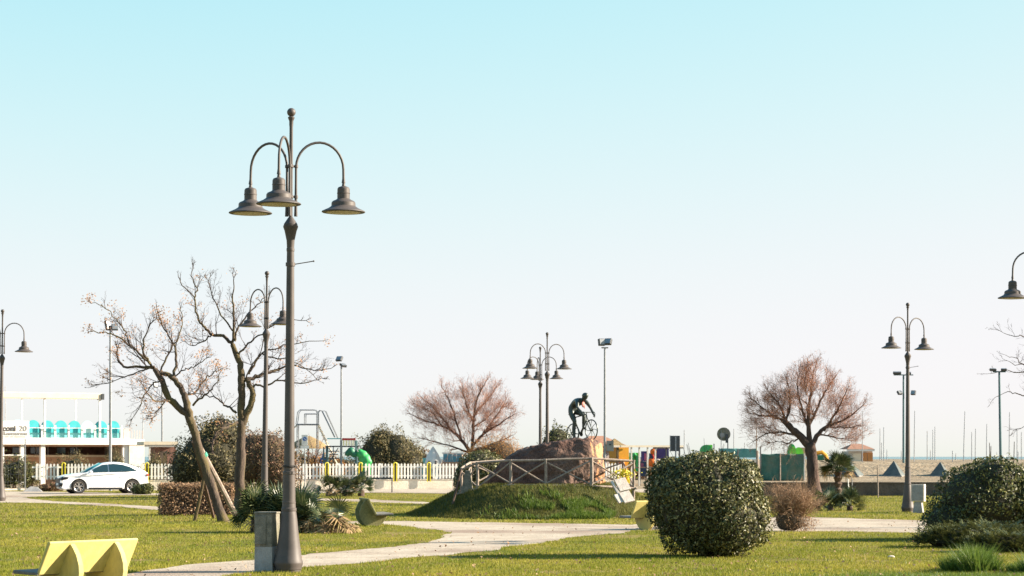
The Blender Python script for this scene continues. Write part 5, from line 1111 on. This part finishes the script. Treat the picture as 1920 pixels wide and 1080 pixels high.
def f1(t):
    m = MB(); m.tube([q(1186, 876), q(1186, 856), q(1190, 851), q(1194, 856), q(1194, 884)], .10, 8); m.build('hoop', 'green_paint', t); blk(t, ox, D, 'panel', 1180, 1198, 849, 868, .1, .15, 'lime_paint'); blk(t, ox, D, 'panel', 1178, 1186, 868.3, 893, .1, .15, 'amber_paint'); blk(t, ox, D, 'leg', 1188, 1190, 870, 0, .1, .15, 'dark_green_paint', z0=0)
playp('green hooped play panel left of the purple ones', 1190, f1)
def f2(t):
    blk(t, ox, D, 'panel', 1202, 1213, 846, 865, 0, .06, 'purple_paint'); blk(t, ox, D, 'panel', 1198, 1212, 865.3, 893, 0, .06, 'navy_paint'); blk(t, ox, D, 'accent', 1208, 1212, 850, 863, -.03, -.005, 'pink_paint')
    for a in (1201.6, 1204.6): blk(t, ox, D, 'accent', a, a + 1.4, 868, 876, -.03, -.005, 'pink_paint')
    for a in (1200, 1209): blk(t, ox, D, 'leg', a, a + 1, 893, 0, 0, .05, 'steel', z0=0)
playp('purple and navy play panel with pink marks', 1205, f2)
def f3(t):
    m = MB(); m.sphere(q(1225, 847), (.22, .14, .22), 12, 8); m.sphere(q(1222, 867), (.30, .17, .28), 12, 8); m.sphere(q(1226, 874), (.16, .15, .16), 10, 8); m.build('ball', 'orange_paint', t)
    blk(t, ox, D, 'panel', 1217, 1230, 850, 865, 0, .06, 'navy_paint'); m = MB(); m.tube([q(1223, 851, -.05), q(1226, 857, -.05), q(1223, 864, -.05)], .06, 7); m.build('swirl', 'red_paint', t); blk(t, ox, D, 'leg', 1223, 1225, 876, 0, 0, .05, 'steel', z0=0)
playp('red and orange round play figure right of the purple panel', 1224, f3)
def f4(t):
    m = MB(); pz = [(-.42, .0), (.42, .0), (.42, .72), (.25, .86), (-.2, .86), (-.42, .6)]; m.prism([(a, b + Zr(862)) for a, b in pz], 0, .07); m.build('panel', 'purple_paint', t)
    m = MB(); m.tube([(a * 1.06, -.0, b * 1.04 + Zr(862)) for a, b in pz[3:]], .035, 6); m.build('edge', 'white_paint', t); m = MB(); m.sphere((-.3, -.05, Zr(863)), (.2, .08, .1), 10, 6); m.build('pink_cushion', 'pink_panel', t); blk(t, ox, D, 'leg', 1241, 1243, 862, 0, 0, .05, 'steel', z0=0)
playp('large purple play panel with a white rim left of the grey sign', 1242, f4)
# sign on the twin floodlight pole and the big grey sign
def floodpole(px, D, ytop, ybase, r, mt, label, heads, z0=0, pxtop=None, cone=.7):
    s_ = D / FPX; x = (px - 960) * s_; t = thing('floodlight_pole', (x, D, z0), label, 'floodlight', 'floodlight poles')
    H = EYE + (HOR - ytop) * s_ - z0; tx = ((pxtop if pxtop else px) - px) * s_
    m = MB(); m.tube([(0, 0, -.1), (tx / 2, 0, H / 2), (tx, 0, H)], [r, r * (1 + cone) / 2, r * cone], 10); m.build('mast', mt, t)
    if heads: m = MB(); w_ = max(abs(h[0]) for h in heads); m.tube([(tx - w_, 0, H), (tx + w_, 0, H)], r * .5, 6); m.build('crossarm', mt, t)
    for (dx, dz, w_, h_, az, tilt, *rest) in heads:
        m = MB(); m.box((0, 0, 0), (w_, .14, h_)); o = m.build('floodlight', 'dark_steel', t, smooth=False, bevel=.015); o.location = (tx + dx, -.05, H + dz); o.rotation_euler = (R(tilt), 0, R(az))
        m = MB(); m.box((0, -.078, 0), (w_ * .84, .012, h_ * .8)); m.build('glass', 'steel', o, smooth=False)
    return t
fl = floodpole(1134, 91, 652, 0, .062, 'steel', 'tall grey pole with two square floodlights right of the cyclist statue', [(-.13, .22, .28, .28, 25, -12), (.14, .24, .28, .26, -25, -25)], cone=.6)
D = 91; s_ = D / FPX; blk(fl, fl.location.x, D, 'small_sign', 1137, 1150.5, 826.5, 846, -.03, 0, 'concrete'); blk(fl, fl.location.x, D, 'sign_mark', 1142, 1146, 832.5, 834.5, -.045, -.031, 'ink')
floodpole(640, 138, 682, 0, .07, 'steel', 'thin floodlight pole rising behind the climbing frame', [(-.12, .3, .42, .32, -30, -35), (.12, -.1, .36, .3, 40, -60)])
floodpole(207, 124, 612, 0, .085, 'steel', 'tall pole behind the car with a floodlight hidden in seed clusters', [(-.15, .05, .3, .55, 60, -15), (.25, -.05, .35, .35, 20, -20)], cone=.7)
floodpole(304, 150, 724, 0, .07, 'steel', 'short floodlight pole left of the leaning bare tree', [(-.45, .1, .3, .4, 40, -20)])
floodpole(1694, 138, 703, 0, .075, 'teal_steel', 'teal pole with small lamps close behind the right street lamp', [(-.4, .12, .5, .14, 0, -60), (.3, .1, .3, .12, 0, -60), (-.25, -1.1, .3, .25, 30, -40), (.6, -1.1, .3, .28, -35, -20)], z0=.6)
floodpole(1876.5, 140, 697, 0, .09, 'teal_steel', 'tall teal pole with two flat lamps at the far right', [(-.4, .12, .42, .16, 10, -70), (.28, .12, .36, .16, -10, -70)], z0=1.2, pxtop=1873.5)
D = 132; s_ = D / FPX; t = thing('grey_sign', ((1266 - 960) * s_, D, 0), 'dark grey sign board seen from its back above the round bush', 'sign'); ox = t.location.x
blk(t, ox, D, 'board', 1256.5, 1275, 817, 846, 0, .05, 'dark_steel', .01); blk(t, ox, D, 'board_edge', 1256, 1257.5, 816.5, 846.5, -.02, .07, 'steel'); blk(t, ox, D, 'post', 1265.5, 1268, 818.5, 0, -.1, -.02, 'steel', z0=0)
D = 140; s_ = D / FPX; t = thing('round_sign', ((1357 - 960) * s_, D, 0), 'weathered round disc on two thin posts above the round bush', 'sign'); ox = t.location.x
m = MB(); m.prism([(.42 * math.cos(R(a)), Zr(814) + .42 * math.sin(R(a))) for a in range(0, 360, 12)], 0, .06); m.build('disc', 'old_concrete', t, smooth=False); s_ = D / FPX
for a, wd_ in ((1352, 1), (1364.5, 1.8)): blk(t, ox, D, 'post', a - wd_ / 2, a + wd_ / 2, 806 if wd_ < 1.5 else 815, 0, -.06, -.01, 'steel' if wd_ < 1.5 else 'dark_steel', z0=0)
m = MB(); m.box((.17, -.09, Zr(822)), (.13, .06, .55)); m.build('dark_bracket', 'dark_steel', t)
m = MB(); m.prism([(.15 * math.cos(R(a)) - .1, Zr(816) + .15 * math.sin(R(a))) for a in range(0, 360, 20)], -.012, -.001); m.build('inner_disc', 'concrete', t, smooth=False)
D = 146; s_ = D / FPX; t = thing('green_play_dome', ((1326 - 960) * s_, D, 0), 'round green play dome peeking over the round bush', 'play equipment'); ox = t.location.x
m = MB(); m.prism([(.42 * math.cos(R(a)) - .05, Zr(846) + .42 * math.sin(R(a))) for a in range(0, 181, 15)] + [(-.47, 0), (.37, 0)], 0, .4); m.build('dome', 'green_paint', t, smooth=False); blk(t, ox, D, 'panel', 1329, 1337, 834, 0, .45, .5, 'lime_paint', z0=0); blk(t, ox, D, 'post', 1338, 1339.6, 832, 0, 0, .06, 'dark_steel', z0=0)
t = thing('lime_inflatable', ((1489 - 960) * s_, D, 0), 'lime green arched play shape behind the green netting', 'play equipment'); ox = t.location.x
for (cxx, rx, rz_, y, mt) in ((-.15, .30, .62, 0, 'green_paint'), (-.08, .21, .45, -.1, 'lime_paint'), (.32, .30, .4, .15, 'lime_paint')):
    m = MB(); m.prism([(cxx + rx * math.cos(R(a)), Zr(850) + rz_ * math.sin(R(a))) for a in range(0, 181, 12)] + [(cxx - rx, 0.6), (cxx + rx, .6)], y, y + .1); m.build('arch', mt, t, smooth=False)
blk(t, ox, D, 'side_box', 1502, 1511, 839, 0, .2, .8, 'tan_render', z0=.6)

# ------------------------------------------------------------------ green netting enclosures
def net(name, D, px0, px1, y0, y1, mt, label, posts, z0=None, sag=.04):
    s_ = D / FPX; ox = ((px0 + px1) / 2 - 960) * s_; t = thing(name, (ox, D, 0), label, 'netting'); W = (px1 - px0) * s_; za = EYE + (HOR - y1) * s_ if z0 is None else z0; zb = EYE + (HOR - y0) * s_
    nx, nz_ = 36, 14; V = []; F = []
    for j in range(nz_ + 1):
        for i in range(nx + 1):
            x = -W / 2 + W * i / nx; z = za + (zb - za) * j / nz_; y = .07 * mnoise.noise(Vector((x * 1.3 + px0, z * 1.1, 0))) + .03 * math.sin((x + z * .8) * 9) * mnoise.noise(Vector((x, z, px0)))
            if j == nz_: z += sag * mnoise.noise(Vector((x * 2, px0, 0)))
            V.append((x, y, z))
    F = [(j * (nx + 1) + i, j * (nx + 1) + i + 1, (j + 1) * (nx + 1) + i + 1, (j + 1) * (nx + 1) + i) for j in range(nz_) for i in range(nx)]
    o = link('net_sheet', npmesh('net', V, F, mt, True), t); so = o.modifiers.new('thick', 'SOLIDIFY'); so.thickness = .01
    for p, top, mt2 in posts: m = MB(); x = (p - 960) * s_ - ox; m.tube([(x, -.12, 0), (x, -.12, EYE + (HOR - top) * s_)], .035, 6); m.build('post', mt2, t)
    return t
net('green_netting', 118, 1427, 1508, 851, 901, 'green_net', 'sagging dark green netting panel left of the big tamarisk trunk', [(1425.5, 838, 'dark_steel'), (1462.5, 850, 'weathered_wood'), (1507.5, 850, 'steel')], z0=.62)
net('green_netting', 136, 1348, 1420, 841, 858, 'teal_net', 'far teal netting strip above the round bush', [(1348, 840, 'dark_steel'), (1383, 842, 'dark_steel'), (1418, 800, 'weathered_wood')], z0=None)
t = pole_thing('pale_fence_post', Vector(((1421 - 960) * 117 / FPX, 117, 0)), P(1420, 845, 117), .07, .06, 'weathered_wood', 'thick pale wooden post at the left end of the green netting', 'post')
D = 128; s_ = D / FPX; t = thing('low_building', ((1405 - 960) * s_, D, 0), 'low beige walled enclosure seen just right over the round bush', 'building'); ox = t.location.x
blk(t, ox, D, 'wall', 1340, 1420, 867, 0, 0, .3, 'dark_wall', z0=0); blk(t, ox, D, 'coping', 1340, 1422, 861, 866.8, -.05, .35, 'wall_concrete')

# ------------------------------------------------------------------ dark retaining wall
D = 108.1; s_ = D / FPX; xa, xb = 9.3, 42; t = thing('retaining_wall', ((xa + xb) / 2, D, 0), 'long low dark wall between the lawn and the sand on the right', 'wall')
m = MB(); n = 40
for i in range(n):
    w_ = (xb - xa) / n; m2 = MB()
wm = MB(); wm.box((0, .1, .25), (xb - xa, .22, .70)); wm.build('wall_body', 'dark_wall', t, smooth=False, bevel=.01)
cm_ = MB(); cm_.box((0, 0, 0), (1.56, .30, .06)); CM = cm_.mesh('coping_stone', 'dark_wall', False); random.seed(6)
for i in range(20): share('coping_stone', CM, t, (-(xb - xa) / 2 + .81 + i * 1.62, .1, .632 + random.uniform(-.004, .004)), (0, random.uniform(-.003, .003), 0))
for px, D, yt, yb, mt, lab in [(1645, 104, 872, 931, 'weathered_wood', 'thin pale leaning stake on the lawn right of the fan palm'), (1590, 104, 898, 925, 'white_paint', 'short white post between the two palms'), (1596.5, 106, 862, 915, 'steel', 'thin grey post right of the fan palm trunk')]:
    a = P(px + 1.5, yb, D); a.z = 0; pole_thing('stake', a, P(px, yt, D), .03, .025, mt, lab, 'stake')

# ------------------------------------------------------------------ concrete pyramids on the sand
def bh(x, y): return float(beach_h(np.array([[x]]), np.array([[y]]))[0, 0])
for px, D, hw, h, lab in [(1676, 130, .60, .92, 'dark pyramid block on the sand directly left of the right street lamp'), (1763, 130, .56, .86, 'dark pyramid block on the sand between the right street lamp and the big bush'), (1592, 130, .78, .92, 'dark pyramid block on the sand behind the fan palm')]:
    x = (px - 960) * D / FPX; t = thing('pyramid_block', (x, D, bh(x, D) - .06), lab, 'concrete block', 'pyramid blocks standing on the sand', rz=R(-24))
    m = MB(); m.add([(-hw, -hw, 0), (hw, -hw, 0), (hw, hw, 0), (-hw, hw, 0), (0, 0, h)], [(0, 1, 4), (1, 2, 4), (2, 3, 4), (3, 0, 4), (3, 2, 1, 0)]); m.build('block', 'pyramid_dark', t, smooth=False, bevel=.015)
    m = MB(); m.box((0, 0, .02), (hw * 2.08, hw * 2.08, .05)); m.build('base', 'concrete', t, smooth=False)

# beach hut
D = 180; s_ = D / FPX; ox = (1612 - 960) * s_; zg = 1.2; t = thing('beach_hut', (ox, D, zg), 'small beach hut with orange wooden doors and a tiled roof', 'hut')
def hb(name, a, b, y0, y1, d0, d1, mt): o = blk(t, ox, D, name, a, b, y0, y1, d0, d1, mt); o.location.z -= zg; return o
hb('wall', 1592, 1637, 846, 868, .3, 4, 'plaster'); 
for a in (1617, 1627.6): hb('door', a, a + 9.8, 849, 867.5, .22, .29, 'orange_wood')
hb('panel', 1600, 1615.5, 850, 867.5, .24, .29, 'cream_paint'); hb('fascia', 1588, 1640, 842, 846, 0, .1, 'white_paint')
m = MB(); x0_, x1_ = (1588 - 1612) * s_, (1640 - 1612) * s_; zl = Zr(842) - zg; zh = Zr(834.5) - zg
m.add([(x0_, -.05, zl), (x1_, -.05, zl), (x1_ - .7, 2.2, zh + .1), (x0_ + .7, 2.2, zh + .1), (x1_, 4.5, zl), (x0_, 4.5, zl)], [(0, 1, 2, 3), (1, 4, 2), (4, 5, 3, 2), (5, 0, 3), (0, 5, 4, 1)]); m.build('roof', 'roof_tile', t, smooth=False)
D = 150; s_ = D / FPX; ox = (1543 - 960) * s_; t = thing('yellow_slide', (ox, D, 1.2), 'small yellow play shape between the tamarisk trunk and the fan palm', 'play equipment')
m = MB(); m.tube([q(1530, 850), q(1541, 848), q(1548, 854), q(1552, 866)], .14, 8); o = m.build('chute', 'amber_paint', t); o.location.z = -1.2; m = MB(); m.box(q(1537, 858), (.5, .3, .35)); o = m.build('base', 'dark_green_paint', t); o.location.z = -1.2

# thin masts on the beach
random.seed(44)
masts = [(1617, 771, 150, 0), (1650, 803, 210, 0), (1657, 801, 190, 0), (1653, 830, 230, 0), (1663, 843, 260, 0), (1714, 770, 175, .5), (1738.5, 808, 210, 0), (1744.5, 844, 240, 0), (1749, 806, 260, 0), (1753, 800, 205, 0), (1786, 845, 170, 0), (1806.5, 771, 190, 1.2),
         (1822, 810, 215, 0), (1828.5, 804, 225, .3), (1849.5, 795, 200, .4), (1856.5, 830, 150, -.6), (1857.5, 836, 152, .3), (1869, 848, 200, 0), (1892, 773, 190, .4), (1901, 828, 150, .4), (1909, 847, 170, 0), (1907, 808, 240, 0), (1915, 810, 235, 0),
         (1690, 845, 250, 0), (1792, 850, 220, 0), (1376, 804, 165, 0), (1283, 806, 165, 0), (1470, 806, 185, 0), (1396, 830, 170, 0), (240, 806, 170, 0), (268, 770, 190, 0), (10, 724, 175, 0), (1447, 838, 160, 0)]
ZONES = [(1270, 1350, 'seen left of the round sign above the round bush'), (1350, 1430, 'just left of the crown of the big tamarisk'), (1430, 1600, 'behind the crown of the big tamarisk'), (1640, 1680, 'between the beach hut and the right street lamp'), (1680, 1700, 'hard by the left side of the right street lamp'),
         (1720, 1760, 'in the group right of the right street lamp'), (1780, 1800, 'just left of the big leafy bush'), (1815, 1870, 'in the group above the big leafy bush'), (1895, 1920, 'in the group at the right edge of the photo')]
def mast_label(px):
    for a, b, w_ in ZONES:
        if a <= px < b:
            xs = sorted(q_[0] for q_ in masts if a <= q_[0] < b); k_ = xs.index(px); n_ = len(xs)
            return ('thin mast ' if n_ == 1 else ['first', 'second', 'third', 'fourth', 'fifth', 'sixth', 'seventh'][k_] + ' thin mast from the left ') + w_
    return 'thin mast standing on the beach'
for px, yt, D, ln in masts:
    x = (px - 960) * D / FPX; z = bh(x, D); s_ = D / FPX; H = EYE + (HOR - yt) * s_ - z; o_r = .014 * D / 100 + .008
    m = MB(); m.tube([(0, 0, -.2), (ln * s_, 0, H * .5), (ln * 2.2 * s_, 0, H)], [o_r * 1.15, o_r, o_r * .8], 5); o = m.build('beach_mast', 'bark' if D < 160 and px > 1800 else 'mast_hazed'); o.location = (x, D, z)
    lab = {1617: 'thin mast rising in front of the beach hut', 1714: 'tall mast right behind the right street lamp', 1806.5: 'tall slightly leaning mast left of the big leafy bush', 1892: 'tall mast right of the far right teal pole', 10: 'thin mast above the restaurant terrace', 268: 'thin mast left of the short floodlight pole', 240: 'short thin mast at the right end of the terrace'}.get(px) or mast_label(px)
    tag(o, lab, 'mast', 'thin masts standing on the beach')
# fallen leaves on the lawn
n = 950; Y = 34.8 + 30 * rng.random(n) ** 1.4; X = (rng.random(n) * 2 - 1) * .235 * Y; Pn = np.stack([X, Y, .03 + .02 * rng.random(n)], 1)
V, F = leafset(Pn, np.tile([0, 0, 1.0], (n, 1)), .06, .6, .5); o = link('fallen_leaves', npmesh('fallen', V, F, 'leaf_dry'), kind='stuff'); tag(o, 'small dry leaves scattered over the lawn', 'leaves')
